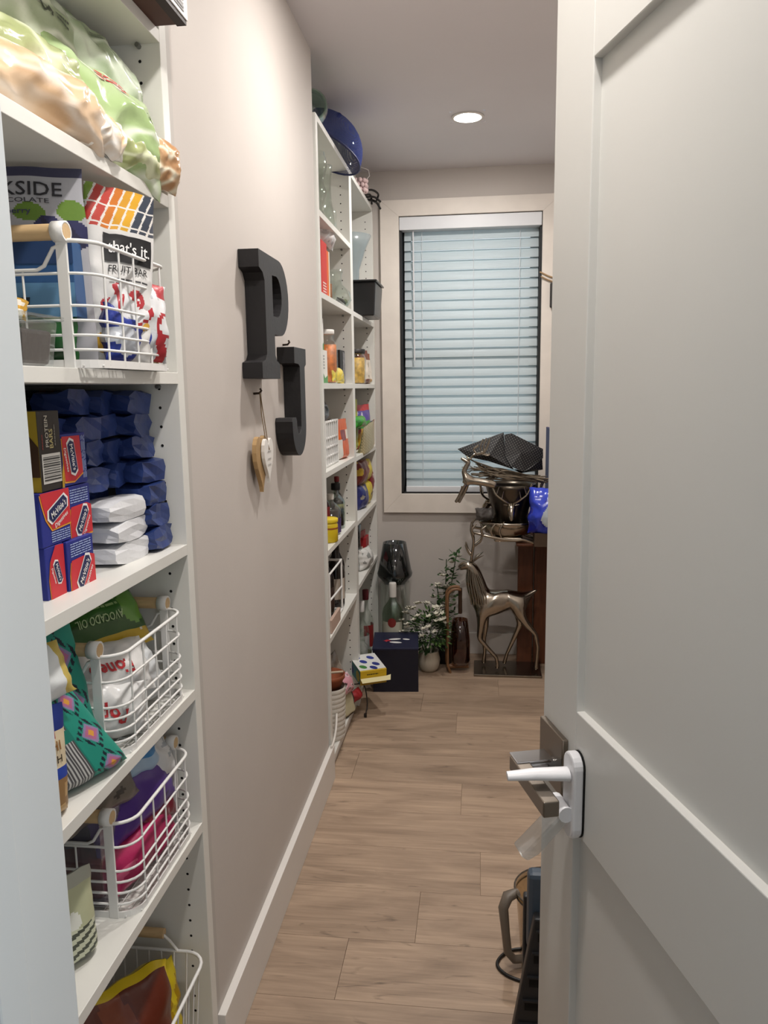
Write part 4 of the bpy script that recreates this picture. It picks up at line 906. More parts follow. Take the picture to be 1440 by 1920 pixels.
s1 = face_front(0, -w_/2, 0); patch_on(t, [(0, 0), (w_, 0), (w_, 0.03), (w_*0.6, 0.012), (0, 0.028)], s1, ink('#4f8a52'), 'printed_leaf'); smallprint(t, s1, 0.015, 0.05, 0.05, 0.10, 5, ink('#8f9490'), 4)
bottle('pasta_bottle', 'clear bottle of orange red pasta with a white cap', 'bottle', (-0.588, 3.03, z), 0.043, 0.205, m_glass, cap=ink('#e6e3de'), caph=0.016, neck=0.22, nr=0.62, fill=0.72, fillm=mat('orange red pasta', '#b9641f', 0.5, mottle=0.5, mscale=40))
bag('crisp_packet', 'crumpled pale yellow packet lying in front of the pasta bottle', 'packet', 0.12, 0.06, 0.025, (-0.548, 3.05, z), (-8, 6, 78), lambda u, v, s: '#d9c552' if ridge(u*3, v*3, 4) > -0.1 else ('#b0522c' if v > 0.6 else '#e6dfa8'), m_film, 'pillow', 0.007, 93, 3, 20, 16)
t, w_, h_, d_ = carton('spice_box', 'narrow black box with a speckled side on the third shelf', 'box', -0.560, 3.17, 3.28, z, z+0.135, 0.05, ink('#1b1b1c')); patch_on(t, rect(w_*0.55, 0.0, w_, h_*0.95), face_front(0, -w_/2, 0), mat('speckled print', '#77777a', 0.5, mottle=0.8, mscale=60), 'printed_side')
z = 1.131
t = thing('plastic_basket', 'white slotted plastic basket on the fourth shelf', 'basket', (-0.645, 2.935, z))
hx, hy, hh = 0.085, 0.125, 0.172
for sgn in (1, -1):
    for k in range(7):
        y = -hy+2*hy*k/6; MB().box(sgn*hx-0.003, sgn*hx+0.003, y-0.005, y+0.005, 0, hh).build('slat', m_wire, t)
    for k in range(5):
        x = -hx+2*hx*k/4; MB().box(x-0.005, x+0.005, sgn*hy-0.003, sgn*hy+0.003, 0, hh).build('slat', m_wire, t)
for zz in (0.004, 0.038, 0.072, 0.106, 0.166):
    MB().tube([(hx, hy, zz), (-hx, hy, zz), (-hx, -hy, zz), (hx, -hy, zz)], 0.0055, 4, closed=True).build('ring', m_wire, t)
MB().box(-hx, hx, -hy, hy, 0, 0.003).build('floor', m_wire, t)
cols = ['#2d2f33', '#8d8a80', '#5a4a3a', '#3c5a7a', '#c9c4b8', '#7a2c26', '#24262a', '#b08a4a']
for k in range(8):
    o = bottle('spice_jar', ['black capped spice jar in the front row of the slotted basket', 'grey spice jar in the front row of the slotted basket', 'brown spice jar in the front row of the slotted basket', 'blue spice jar in the front row of the slotted basket', 'cream spice jar at the back of the slotted basket', 'red spice jar at the back of the slotted basket', 'charcoal spice jar at the back of the slotted basket', 'tan spice jar at the back of the slotted basket'][k], 'jar', (-0.595-0.085*(k//4), 2.83+0.056*(k % 4), z+0.004), 0.024, 0.13+0.012*(k % 3), ink(cols[k], 0.3), cap=ink('#1a1a1b', 0.4), caph=0.022, neck=0.2, nr=0.85, group='spice jars in the slotted basket')
bag('black_pouch', 'crumpled black and silver pouch on top of the spice jars', 'pouch', 0.17, 0.095, 0.06, (-0.600, 2.93, z+0.160), (-14, 0, 84), lambda u, v, s: '#17171a' if ridge(u*3, v*3, 6) < 0.45 else '#77787c', m_foil, 'pillow', 0.010, 94, 3, 22, 18)
bottle('squeeze_bottle', 'beige squeeze bottle with green base beside the slotted basket', 'bottle', (-0.600, 3.075, z), 0.032, 0.165, ink('#cfc7ab', 0.35), cap=ink('#cfc7ab'), neck=0.35, lab=ink('#3a5f46'), labz=(0.05, 0.4))
def orng(u, v, s):
    if u < 0.22 and v < 0.5: return '#d5d2cc'
    if v > 0.78: return '#c4561f'
    if 0.15 < u < 0.55 and 0.45 < v < 0.75: return '#7d3a3f'
    if u > 0.6 and 0.5 < v < 0.72: return '#dcd5cb'
    return '#cf5a1d'
bag('sauce_pouch', 'orange pouch standing at the right end of the fourth shelf', 'pouch', 0.14, 0.165, 0.04, (-0.566, 3.205, z), (0, 0, 84), orng, m_film, 'pouch', 0.004, 95, 2, 24, 26)
z = 0.851
bottle('sauce_bottle', 'red capped dark sauce bottle behind the yellow tub', 'bottle', (-0.600, 2.90, z), 0.034, 0.225, ink('#2a1214', 0.15), cap=ink('#9a2c2a'), neck=0.35, lab=ink('#6e1c1e'), labz=(0.2, 0.55))
bottle('syrup_bottle', 'dark syrup bottle with patterned label on the fifth shelf', 'bottle', (-0.582, 2.99, z), 0.042, 0.16, m_glass, cap=ink('#d9d6d0'), neck=0.3, fill=0.6, fillm=m_cola, lab=mat('purple print', '#4a3a66', 0.5, mottle=0.6, mscale=50), labz=(0.05, 0.42))
bottle('syrup_bottle', 'flat rounded syrup bottle with black cap on the fifth shelf', 'bottle', (-0.585, 3.135, z), 0.062, 0.185, m_gglass, cap=ink('#151414'), caph=0.026, neck=0.34, nr=0.26, fill=0.42, fillm=m_cola, sx=0.6)
bottle('mustard_tub', 'bright yellow plastic tub at the near end of the fifth shelf', 'tub', (-0.560, 2.835, z), 0.036, 0.090, ink('#cdb21b', 0.35), cap=ink('#d8be28'), caph=0.014, neck=0.16, nr=0.88, lab=ink('#8f4a1a'), labz=(0.55, 0.62))
bottle('vinegar_bottle', 'slim dark vinegar bottle at the right end of the fifth shelf', 'bottle', (-0.600, 3.245, z), 0.028, 0.20, m_cola, cap=ink('#7a1f22'), neck=0.42, lab=ink('#c9b98a'), labz=(0.12, 0.42))
z = 0.526
t = thing('wine_rack', 'small white square wire rack on the sixth shelf', 'rack', (-0.590, 2.90, z))
for (x0_, y0_) in ((0.04, -0.13), (0.04, 0.13), (-0.09, -0.13), (-0.09, 0.13)): MB().tube([(x0_, y0_, 0), (x0_, y0_, 0.215)], 0.005, 4).build('post', m_wire, t)
for zz in (0.006, 0.21):
    for pts in ([(0.04, -0.13, zz), (0.04, 0.13, zz)], [(-0.09, -0.13, zz), (-0.09, 0.13, zz)], [(0.04, -0.13, zz), (-0.09, -0.13, zz)], [(0.04, 0.13, zz), (-0.09, 0.13, zz)]): MB().tube(pts, 0.005, 4).build('rail', m_wire, t)
MB().tube([(0.04, -0.13, 0.11), (0.04, 0.13, 0.10)], 0.005, 4).build('rail', m_wire, t)
for k, (x, y) in enumerate(((-0.60, 2.82), (-0.60, 2.94), (-0.585, 3.09), (-0.60, 3.19))):
    bottle('wine_bottle', ['dark wine bottle inside the near end of the white rack', 'dark wine bottle inside the far end of the white rack', 'dark wine bottle with a pale label beside the white rack', 'dark wine bottle at the far end of the sixth shelf'][k], 'bottle', (x, y, z+0.001), 0.036, 0.29, m_cola, cap=ink('#16110f', 0.3), caph=0.05, neck=0.38, nr=0.38, lab=ink('#b9ada0') if k in (0, 2) else ink('#3b2a22'), labz=(0.12, 0.42), group='dark wine bottles')
t, w_, h_, d_ = carton('card_box', 'low pinkish card box in front of the wine rack', 'box', -0.533, 2.72, 2.90, z, z+0.05, 0.012, ink('#b9a092'))
# ---- bay by the window
z = 1.746
m_swirl = tglass('etched glass', '#dfe8ea', 0.2, 1.0, 0.35, '#b9c2c4')
t = thing('etched_vase', 'tall flared etched glass vase on the window bay shelf', 'vase', (-0.612, 3.78, z)); MB().lathe(shell([(0.060, 0), (0.064, 0.02), (0.042, 0.14), (0.046, 0.23), (0.080, 0.33), (0.105, 0.385)], 0.003), 26).build('glass_body', m_swirl, t)
t = thing('black_bin', 'black plastic bin overhanging the shelf beside the window casing', 'bin', (-0.530, 3.72, z))
taper(MB(), 0.055, 0.115, 0.065, 0.130, 0, 0.150).build('bin_body', mat('black plastic', '#18181a', 0.3), t, bevel=0.008); MB().box(-0.072, 0.072, -0.138, 0.138, 0.150, 0.158).build('rim', mat('black plastic', '#18181a', 0.3), t, bevel=0.003)
z = 1.441
m_pres = mat('printed snack film', '#b08a55', 0.35, mottle=0.8, mscale=30)
bottle('cookie_jar', 'clear jar of golden snacks with a dark lid on the window bay shelf', 'jar', (-0.575, 3.66, z), 0.050, 0.160, m_glass, cap=ink('#2a2624'), caph=0.02, neck=0.14, nr=0.8, fill=0.75, fillm=mat('golden snacks', '#c9a04a', 0.5, mottle=0.5, mscale=40))
bag('coffee_bag', 'copper topped coffee bag with pale pictures on the window bay shelf', 'bag', 0.13, 0.160, 0.06, (-0.562, 3.775, z), (0, 0, 74), lambda u, v, s: '#6e3520' if v > 0.72 or v < 0.14 else ('#d8cdbd' if ridge(u*4, v*4, 5) > 0.2 else '#a89a86'), m_film, 'pouch', 0.006, 96, 2.5, 24, 26)
bag('coffee_bag', 'brown and white snack bag at the far end of that window bay shelf', 'bag', 0.14, 0.150, 0.05, (-0.570, 3.91, z), (0, 0, 74), lambda u, v, s: '#8a4a2a' if v > 0.8 else ('#e0d8cc' if ridge(u*4, v*4, 7) > 0 else '#b78f5a'), m_film, 'pouch', 0.006, 97, 2.5, 22, 24)
z = 1.126
bag('crisp_packet', 'tall yellow and green packet at the back of the bright snack shelf', 'packet', 0.12, 0.245, 0.05, (-0.610, 3.68, z), (0, 3, 70), lambda u, v, s: '#b9bb3a' if ridge(u*3, v*3, 6) > 0 else ('#7f9a3a' if v > 0.7 else '#c9792f'), m_film, 'pouch', 0.006, 98, 2.5, 24, 28)
def multi(u, v, s):
    if v > 0.86: return '#b3202c'
    if v > 0.62: return '#5a4a9a' if ridge(u*4, v*4, 3) > 0.1 else '#c9c4d6'
    if v > 0.45: return '#3a9a34'
    return '#d9a82a' if ridge(u*4, v*4, 8) > 0.2 else '#a83228'
bag('crisp_packet', 'tall red purple and green packet on the bright snack shelf', 'packet', 0.19, 0.215, 0.06, (-0.575, 3.83, z), (0, -2, 74), multi, m_film, 'pouch', 0.006, 99, 2.5, 28, 30)
bag('crisp_packet', 'green packet lying across the tan bag on the bright snack shelf', 'packet', 0.20, 0.055, 0.05, (-0.556, 3.66, z+0.112), (-20, 0, 84), lambda u, v, s: '#3f9a3a' if ridge(u*3, v*3, 2) > -0.2 else '#2c7029', m_film, 'pillow', 0.006, 100, 3, 22, 14)
bag('tortilla_packet', 'tan mesh print bag with a red edge on the bright snack shelf', 'bag', 0.22, 0.14, 0.05, (-0.533, 3.655, z-0.004), (10, -8, 84), lambda u, v, s: '#a8402c' if u > 0.88 else ('#b8ab86' if (u*24+v*20) % 1 < 0.6 else '#8f8563'), m_film, 'pouch', 0.004, 101, 2, 40, 30)
bag('crisp_packet', 'red and yellow striped packet at the far end of the bright snack shelf', 'packet', 0.12, 0.13, 0.05, (-0.560, 3.925, z), (0, 0, 78), lambda u, v, s: ['#c9a52a', '#a82c28', '#d0c4b0', '#3a3f8a'][int(v*7.9) % 4], m_film, 'pouch', 0.004, 102, 2, 18, 30)
z = 0.839
t, w_, h_, d_ = carton('cereal_box', 'narrow dark maroon box at the near end of the dim snack shelf', 'box', -0.575, 3.52, 3.64, z, z+0.262, 0.18, ink('#3a1a22')); smallprint(t, face_front(0, -w_/2, 0), 0.02, 0.03, 0.09, 0.15, 8, ink('#a88f92'), 4)
for k, (y, zz, w, h, c1, c2, lb) in enumerate(((3.73, 0, 0.15, 0.115, '#2a2f6a', '#8f8a7a', 'blue and grey packet low on the dim snack shelf'), (3.87, 0, 0.16, 0.12, '#c9b52a', '#5a4a3a', 'yellow packet low on the dim snack shelf'), (3.74, 0.115, 0.17, 0.12, '#6e2a26', '#c9a83a', 'maroon and yellow packet resting on the blue packet'), (3.87, 0.118, 0.16, 0.11, '#c7b432', '#b04a2a', 'yellow and red packet resting on the yellow packet'), (3.945, 0, 0.08, 0.21, '#7a2228', '#d8c9c0', 'dark red packet at the far end of the dim snack shelf'))):
    bag('snack_packet', lb, 'packet', w, h, 0.06, (-0.570, y, z+zz), (0, 0, 82), (lambda a, b_, sd: (lambda u, v, s: a if ridge(u*3, v*3, sd) > 0 else b_))(c1, c2, k+3), m_film, 'pillow', 0.007, 110+k, 3, 20, 20)
z = 0.546
bag('biscuit_packet', 'red and cream biscuit packet beside the grey vase', 'packet', 0.13, 0.16, 0.05, (-0.590, 3.83, z), (0, 0, 78), lambda u, v, s: '#8f2a2c' if v > 0.55 else ('#c9bfae' if ridge(u*3, v*3, 5) > 0 else '#6a6f72'), m_film, 'pouch', 0.006, 121, 3, 20, 20)
jar('grey_vase', 'grey glass vase on the lower window bay shelf', 'vase', (-0.610, 3.72, z), shell([(0.045, 0), (0.05, 0.02), (0.036, 0.09), (0.034, 0.13), (0.040, 0.215)], 0.003), m_smoke)
bag('napkin_pack', 'clear pack of white napkins on the lower window bay shelf', 'pack', 0.16, 0.10, 0.07, (-0.556, 3.70, z), (0, 0, 80), lambda u, v, s: '#d2d2cf' if ridge(u*4, v*4, 3) > 0 else '#8f918f', m_thin, 'pillow', 0.010, 120, 3, 22, 18)
t, w_, h_, d_ = carton('cocoa_box', 'red and white box at the far end of the lower window bay shelf', 'box', -0.560, 3.80, 3.90, z, z+0.13, 0.08, ink('#a02228')); patch_on(t, [(0, 0.0), (w_, 0), (w_, 0.045), (0, 0.07)], face_front(0, -w_/2, 0), ink('#cfcac6'), 'printed_panel')
z = 0.066
for k, (x, y, r, h, lb) in enumerate(((-0.575, 3.70, 0.038, 0.31, 'clear liquor bottle with a white cap on the bottom shelf'), (-0.575, 3.85, 0.038, 0.33, 'red necked clear liquor bottle on the bottom shelf'), (-0.560, 3.58, 0.05, 0.20, 'round clear bottle at the near end of the bottom shelf'))):
    bottle('liquor_bottle', lb, 'bottle', (x, y, z), r, h, m_glass, cap=[ink('#d8d6d3'), ink('#5a1a20'), m_glass][k], caph=0.05, neck=0.4, nr=0.36, lab=[ink('#b9b8b4'), ink('#8a2a2a'), ink('#8f8f5a')][k], labz=(0.1, 0.45))
# ---- bottom of the nearer bay
t = thing('woven_bin', 'tall white woven bin at the foot of the nearer bay', 'bin', (-0.578, 2.845, 0.066))
m_weave = mat('white woven plastic', '#c9c4bb', 0.6, bump=1.0, bscale=120)
for k in range(11): MB().lathe([(0.060+0.0005*k, 0.019*k), (0.0625+0.0005*k, 0.019*k+0.005), (0.0625+0.0005*k, 0.019*k+0.014), (0.060+0.0005*k, 0.019*k+0.019)], 26, caps=(k == 0)).build('woven_band', m_weave, t)
t = thing('clay_pot', 'terracotta pot sitting in the top of the woven bin', 'pot', (-0.578, 2.845, 0.262)); MB().lathe(shell([(0.045, 0), (0.062, 0.045), (0.066, 0.046), (0.067, 0.062)], 0.004), 22).build('pot_body', mat('terracotta', '#8a4a2c', 0.7, mottle=0.2, mscale=20), t)
MB().tube([(-0.055, -0.03, 0.066), (0.0, -0.02, 0.071), (0.058, 0.01, 0.067)], 0.005, 6).build('stick', ink('#b9a890'), t)
bag('carrier_bag', 'clear crumpled carrier bag at the bottom of the nearer bay', 'bag', 0.22, 0.20, 0.09, (-0.610, 3.06, 0.10), (-6, 0, 80), lambda u, v, s: '#8f857a' if ridge(u*4, v*4, 3) > 0.1 else '#6e655c', m_thin, 'pillow', 0.014, 130, 3, 26, 24)
def tealp(u, v, s):
    d = math.hypot(u-0.75, (v-0.45)*0.7)
    if d < 0.14: return '#c9b02a'
    if d < 0.22: return '#4f9a5a'
    return '#2f5f9a' if ridge(u*3, v*3, 5) > 0 else '#2a7f86'
t, w_, h_, d_ = carton('detergent_box', 'yellow box with an open flap sticking out of the bottom shelf', 'box', 0, -0.07, 0.07, 0, 0.075, 0.20, ink('#c9a71c'))
t.location = (-0.452, 3.215, 0.140); t.rotation_euler = (math.radians(0), math.radians(5), math.radians(-64)); t.scale = (0.86, 0.86, 0.86)
tp = lambda a, b: Vector((-0.20+a, -0.07+b, 0.0758)); patch_on(t, rect(0, 0, 0.19, 0.14), tp, ink('#d8dad6'), 'printed_top'); tp2 = lambda a, b: Vector((-0.20+a, -0.07+b, 0.0764))
for k, (cx_, cy_, c) in enumerate(((0.03, 0.03, '#2a3a8a'), (0.09, 0.05, '#2a3a8a'), (0.15, 0.03, '#3f7f3a'), (0.05, 0.10, '#2a3a8a'), (0.13, 0.105, '#24307a'), (0.17, 0.08, '#24307a'))): patch_on(t, ell(cx_, cy_, 0.024, 0.016, 12, 30), tp2, ink(c), 'printed_spot')
ff = lambda a, b: Vector((0.001, -0.07+a, b)); patch_on(t, rect(0, 0, 0.14, 0.032), ff, ink('#a88a1c'), 'printed_front'); smallprint(t, ff, 0.035, 0.050, 0.095, 0.062, 1, ink('#3a3410'), 4); smallprint(t, lambda a, b: ff(a, b)+Vector((0.0008, 0, 0)), 0.03, 0.012, 0.09, 0.022, 1, ink('#6e5a14'), 5)
MB().prism([(0, 0), (0.14, 0.0), (0.165, -0.006), (0.15, 0.035), (0, 0.035)], (0.001, -0.07, 0.036), (0, 1, 0), (0.96, 0, -0.25), (0, 0, 0.001)).build('flap', ink('#d8cfa0'), t)
sd = lambda a, b: Vector((-0.20+a, -0.0708, b)); patch_on(t, rect(0.02, 0, 0.20, 0.075), sd, ink('#2a7f86'), 'printed_side'); sd2 = lambda a, b: Vector((-0.20+a, -0.0714, b)); patch_on(t, ell(0.16, 0.035, 0.032, 0.028), sd2, ink('#b9a82a'), 'printed_sun'); patch_on(t, ell(0.06, 0.03, 0.03, 0.02), sd2, ink('#2a3a7a'), 'printed_spot')
bag('floral_cloth', 'folded pink floral cloth on the canvas bag', 'cloth', 0.16, 0.085, 0.08, (-0.553, 3.045, 0.150), (-16, 0, 74), lambda u, v, s: '#c98f9a' if ridge(u*5, v*5, 3) > 0.45 else ('#3a2a2c' if ridge(u*5+4, v*5, 9) > 0.72 else '#d3bfc4'), m_matte, 'pillow', 0.008, 140, 3, 26, 20)
t, sfx = bag('canvas_bag', 'beige canvas bag with dark piping standing on the bottom shelf', 'bag', 0.16, 0.105, 0.08, (-0.560, 3.045, 0.066), (-4, 0, 72), lambda u, v, s: '#aaa184' if ridge(u*3, v*3, 5) > -0.2 else '#8d8468', m_matte, 'pouch', 0.005, 141, 2.5, 24, 22)
MB().tube([sfx(-0.068, 0.12), sfx(-0.06, 0.03), sfx(-0.02, 0.006), sfx(0.04, 0.006), sfx(0.068, 0.05), sfx(0.07, 0.12)], 0.0035, 6).build('piping', ink('#2a2018'), t)
bag('red_cloth', 'small red cloth under the yellow box', 'cloth', 0.09, 0.045, 0.05, (-0.520, 3.16, 0.085), (-10, 0, 76), lambda u, v, s: '#8f1f24', m_matte, 'pillow', 0.005, 142, 3, 14, 10)
o = MB().tube(spline([(0, 0, 0), (0.035, 0.04, -0.02), (0.05, 0.03, -0.10), (0.045, 0.0, -0.14)], 6), 0.0028, 6).build('power_cord', ink('#1d1814'), loc=(-0.530, 3.18, 0.150)); tag(o, 'thin dark power cord dangling from the bottom shelf', 'cord')
MB().box(-0.006, 0.006, -0.006, 0.006, -0.012, 0.012).build('plug', ink('#1d1814'), o, loc=(0.045, 0.0, -0.145), bevel=0.002)
o = MB().tube(spline([(0.012, -0.05, 0), (0.012, 0.0, 0.004), (0.006, 0.08, 0.02), (-0.004, 0.15, 0.055)], 6), 0.0045, 7).build('white_cable', ink('#dad5cd'), loc=(-0.537, 2.66, 0.133)); tag(o, 'white cable curling off the end of the baseboard', 'cable')
# ================================================================== far corner on the floor
t, w_, h_, d_ = carton('navy_box', 'dark navy storage box on the floor below the shelves', 'box', 0, -0.107, 0.107, 0, 0.212, 0.24, ink('#101325', 0.4))
t.location = (-0.382, 3.475, 0.0); t.rotation_euler = (0, 0, math.radians(-85))
lidm = ink('#151a38', 0.4); MB().box(-0.243, 0.002, -0.109, 0.109, 0.205, 0.216).build('lid', lidm, t, bevel=0.002)
tp = lambda a, b: Vector((-0.20+b, -0.05+a, 0.2168))
patch_on(t, [(0.006, 0.075), (0.02, 0.085), (0.026, 0.10), (0.012, 0.098), (0.004, 0.112), (0.0, 0.098), (-0.012, 0.094), (0.0, 0.086)], tp, ink('#b02433'), 'printed_star')
patch_on(t, ell(0.050, 0.118, 0.030, 0.012, 14, 12), tp, ink('#dcdcdc'), 'printed_oval'); patch_on(t, ell(0.045, 0.070, 0.030, 0.012, 14, -10), tp, ink('#dcdcdc'), 'printed_oval'); patch_on(t, ell(0.10, 0.072, 0.018, 0.010, 14, 20), tp, ink('#dcdcdc'), 'printed_oval')
# rum bottle and neighbours
def rum(label, loc, r, h, m, cap, lab, dot=True):
    t = thing('liquor_bottle', label, 'bottle', loc)
    MB().lathe([(0.0002, 0), (r*0.94, 0), (r, 0.008), (r, h*0.66), (r*0.88, h*0.72), (r*0.48, h*0.785), (r*0.30, h*0.82), (r*0.29, h*0.93), (0.0002, h*0.93)], 22).build('bottle_body', m, t)
    MB().lathe([(r*0.33, h*0.84), (r*0.34, h*0.985), (r*0.3, h), (0.0002, h)], 16).build('cap', cap, t)
    if lab:
        MB().grid(lambda u, v: Vector((r*1.01*math.cos(math.radians(-150+120*u)), r*1.01*math.sin(math.radians(-150+120*u)), h*(0.38+0.20*v))), 12, 1).build('label', lab, t)
        if dot: MB().grid(lambda u, v: Vector((r*1.02*math.cos(math.radians(-90+22*v*math.cos(2*PI*u))), r*1.02*math.sin(math.radians(-90+22*v*math.cos(2*PI*u))), h*0.575+0.024*v*math.sin(2*PI*u))), 18, 2).build('red_seal', ink('#7d2a24'), t)
    return t
rum('green glass rum bottle with white cap and round red seal behind the navy box', (-0.425, 3.775, 0.0), 0.055, 0.455, tglass('green tint glass', '#cfddd0', 0.04), ink('#cfccc6'), ink('#b9b7a6'))
# hurricane lantern
t = thing('glass_lantern', 'smoked glass hurricane lantern on a clear cylinder in the corner', 'lantern', (-0.430, 3.93, 0.0))
MB().lathe(shell([(0.076, 0.0), (0.078, 0.01), (0.078, 0.42)], 0.0025), 30).build('cylinder', m_glass, t)
MB().lathe(shell([(0.052, 0.402), (0.058, 0.420), (0.088, 0.452), (0.092, 0.468), (0.086, 0.485), (0.060, 0.630)], 0.003), 32).build('smoked_shade', m_smoke, t)
# potted plant
t = thing('potted_plant', 'artificial plant with small white flowers in a pale round pot', 'plant', (-0.245, 3.775, 0.0))
MB().lathe(shell([(0.036, 0), (0.052, 0.02), (0.058, 0.06), (0.050, 0.10), (0.052, 0.108)], 0.004), 26).build('pot', mat('pale ceramic', '#b9b0a0', 0.5), t)
m_leaf = mat('dark green leaf', '#2f4a24', 0.6, mottle=0.3, mscale=60); m_leaf2 = mat('fresh green leaf', '#4d6b33', 0.6); m_pet = mat('white petal', '#ccc8b8', 0.6)
rr = random.Random(7)
def leafmesh(L, W, bend):
    b = MB(); pts = [(0, 0, 0), (L*0.3, W, bend*0.3), (L*0.7, W*0.8, bend*0.8), (L, 0, bend), (L*0.7, -W*0.8, bend*0.8), (L*0.3, -W, bend*0.3)]
    b.add(pts, [(0, 1, 5), (1, 2, 4, 5), (2, 3, 4)]); return b
def orient(b, p, az, el, roll):
    mx = Matrix.Translation(p) @ Matrix.Rotation(az, 4, 'Z') @ Matrix.Rotation(-el, 4, 'Y') @ Matrix.Rotation(roll, 4, 'X')
    b.v = [tuple(mx @ Vector(q)) for q in b.v]; return b
def canopy(parent, name, m, n, fn, L, W, kind='stuff'):
    B = MB()
    for k in range(n):
        p, az, el = fn(k); l = leafmesh(L*rr.uniform(0.7, 1.2), W*rr.uniform(0.7, 1.2), -0.2*L); orient(l, p, az, el, rr.uniform(-0.6, 0.6)); B.add(l.v, l.f)
    o = B.build(name, m, parent); o['kind'] = 'stuff'; return o
def ball(cx, cy, cz, rx, ry, rz):
    def f(k):
        a, e, q = rr.uniform(0, 2*PI), math.asin(rr.uniform(-0.75, 1)), rr.uniform(0.45, 1)
        return Vector((cx+rx*q*math.cos(a)*math.cos(e), cy+ry*q*math.sin(a)*math.cos(e), cz+rz*q*math.sin(e))), a, e*0.6+0.2
    return f
canopy(t, 'leaves', m_leaf, 420, ball(0.005, 0, 0.20, 0.115, 0.10, 0.115), 0.030, 0.007); canopy(t, 'young_leaves', m_leaf2, 160, ball(0.01, -0.02, 0.22, 0.11, 0.09, 0.10), 0.026, 0.006)
for k in range(46):
    a, e = rr.uniform(0, 2*PI), math.asin(rr.uniform(-0.1, 1)); p = Vector((0.005+0.12*math.cos(a)*math.cos(e)-0.03, -0.01+0.10*math.sin(a)*math.cos(e), 0.22+0.13*math.sin(e)))
    fl = MB()
    for q in range(5):
        l = leafmesh(0.021, 0.008, 0.003); orient(l, p, a+q*2*PI/5, 0.35+0.3*math.sin(q), 0); fl.add(l.v, l.f)
    fl.build('flower', m_pet, t)
for k in range(9):
    a = 2*PI*k/9; MB().tube([(0.02*math.cos(a), 0.02*math.sin(a), 0.09), (0.05*math.cos(a), 0.05*math.sin(a), 0.17), (0.08*math.cos(a), 0.07*math.sin(a), 0.24)], 0.0018, 4).build('stem', m_leaf, t)
# taller flowering spray behind the lantern
t = thing('flower_spray', 'tall spray of white flowers and dark leaves behind the wooden arch', 'flowers', (-0.150, 3.90, 0.0))
for k, p in enumerate(([(-0.02, 0, 0), (-0.01, 0, 0.25), (0.015, 0, 0.42), (0.045, 0, 0.60)], [(-0.02, 0, 0), (-0.02, 0.01, 0.2), (-0.015, 0, 0.38), (-0.01, 0, 0.55)], [(-0.02, 0, 0), (-0.03, 0, 0.2), (-0.05, 0, 0.34), (-0.06, 0, 0.42)])): MB().tube(spline(p, 5), 0.0026, 5).build('stem', m_leaf, t)
MB().lathe([(0.0002, 0), (0.035, 0), (0.042, 0.10), (0.0002, 0.10)], 16, (-0.02, 0, 0)).build('weighted_pot', ink('#2a2622'), t)
def along_st(k):
    q = rr.uniform(0.3, 1); s = rr.choice([(0.045, 0.60), (-0.01, 0.55), (-0.06, 0.42)]); return Vector((-0.02+(s[0]+0.02)*q**1.5+rr.uniform(-.03, .03), rr.uniform(-.03, .03), s[1]*q)), rr.uniform(0, 2*PI), rr.uniform(-0.3, 0.8)
canopy(t, 'leaves', m_leaf, 170, along_st, 0.036, 0.008)
for k in range(24):
    p, a, e = along_st(k); p.z = max(p.z, 0.30); fl = MB()
    for q in range(5):
        l = leafmesh(0.026, 0.011, 0.004); orient(l, p, a+q*2*PI/5, 0.4, 0); fl.add(l.v, l.f)
    fl.build('flower', m_pet, t)
# wooden arch lantern with amber glass
t = thing('wooden_lantern', 'arched wooden lantern holding a brown glass with amber candle', 'lantern', (-0.105, 3.78, 0.0), (0, 0, math.radians(8)))
m_brw = mat('brown bent wood', '#7d5a3c', 0.5, mottle=0.2, mscale=20)
for y in (-0.028, 0.028):
    MB().tube([(-0.034, y, 0.0), (-0.048, y, 0.04)] + [(x, y, z_) for x, z_ in [(-0.048, 0.20), (-0.048, 0.38)]] + [(0.0-0.004+0.044*math.cos(math.radians(a)), y, 0.395+0.038*math.sin(math.radians(a))) for a in range(180, 40, -20)], 0.010, 7, flat=0.7).build('bent_frame', m_brw, t)
MB().tube([(-0.04, 0, 0.025), (0.06, 0, 0.025)], 0.012, 8).build('foot_bar', m_brw, t)
MB().lathe(shell([(0.044, 0.04), (0.050, 0.06), (0.050, 0.16), (0.038, 0.27)], 0.003), 22, (0.018, 0.0, 0)).build('brown_glass', tglass('brown glass', '#b58558', 0.05), t)
MB().lathe([(0.0002, 0.05), (0.036, 0.05), (0.036, 0.10), (0.0002, 0.10)], 18, (0.018, 0.0, 0)).build('candle', mat('amber wax', '#b5701c', 0.5), t)
MB().tube([(0.018, 0, 0.30), (0.018, 0, 0.43)], 0.010, 8).build('neck', ink('#3a2618'), t)

# silver reindeer on a slab base, grown from a skeleton
m_silver = mat('cast silver metal', '#aca396', 0.20, metal=1.0, bump=0.25, bscale=40)
def skinned(name, verts, edges, radii, m, parent, sub=2):
    me = bpy.data.meshes.new(name); me.from_pydata(verts, edges, []); me.materials.append(m)
    o = bpy.data.objects.new(name, me); COL.objects.link(o); o.parent = parent
    sk = o.modifiers.new('skin', 'SKIN'); sk.use_smooth_shade = True
    for k, r in enumerate(radii):
        d = me.skin_vertices[0].data[k]; d.radius = r if isinstance(r, tuple) else (r, r); d.use_root = (k == 0)
    ss = o.modifiers.new('sub', 'SUBSURF'); ss.levels = sub; ss.render_levels = sub
    return o
def chain(V, E, Rd, start, pts, radii):
    last = start
    for p, r in zip(pts, radii):
        V.append(p); Rd.append(r); E.append((last, len(V)-1)); last = len(V)-1
    return last
D0 = Vector((0.145, 3.805, 0.0))
t = thing('reindeer_statue', 'silver metal reindeer statue standing on a flat metal base', 'statue', D0)
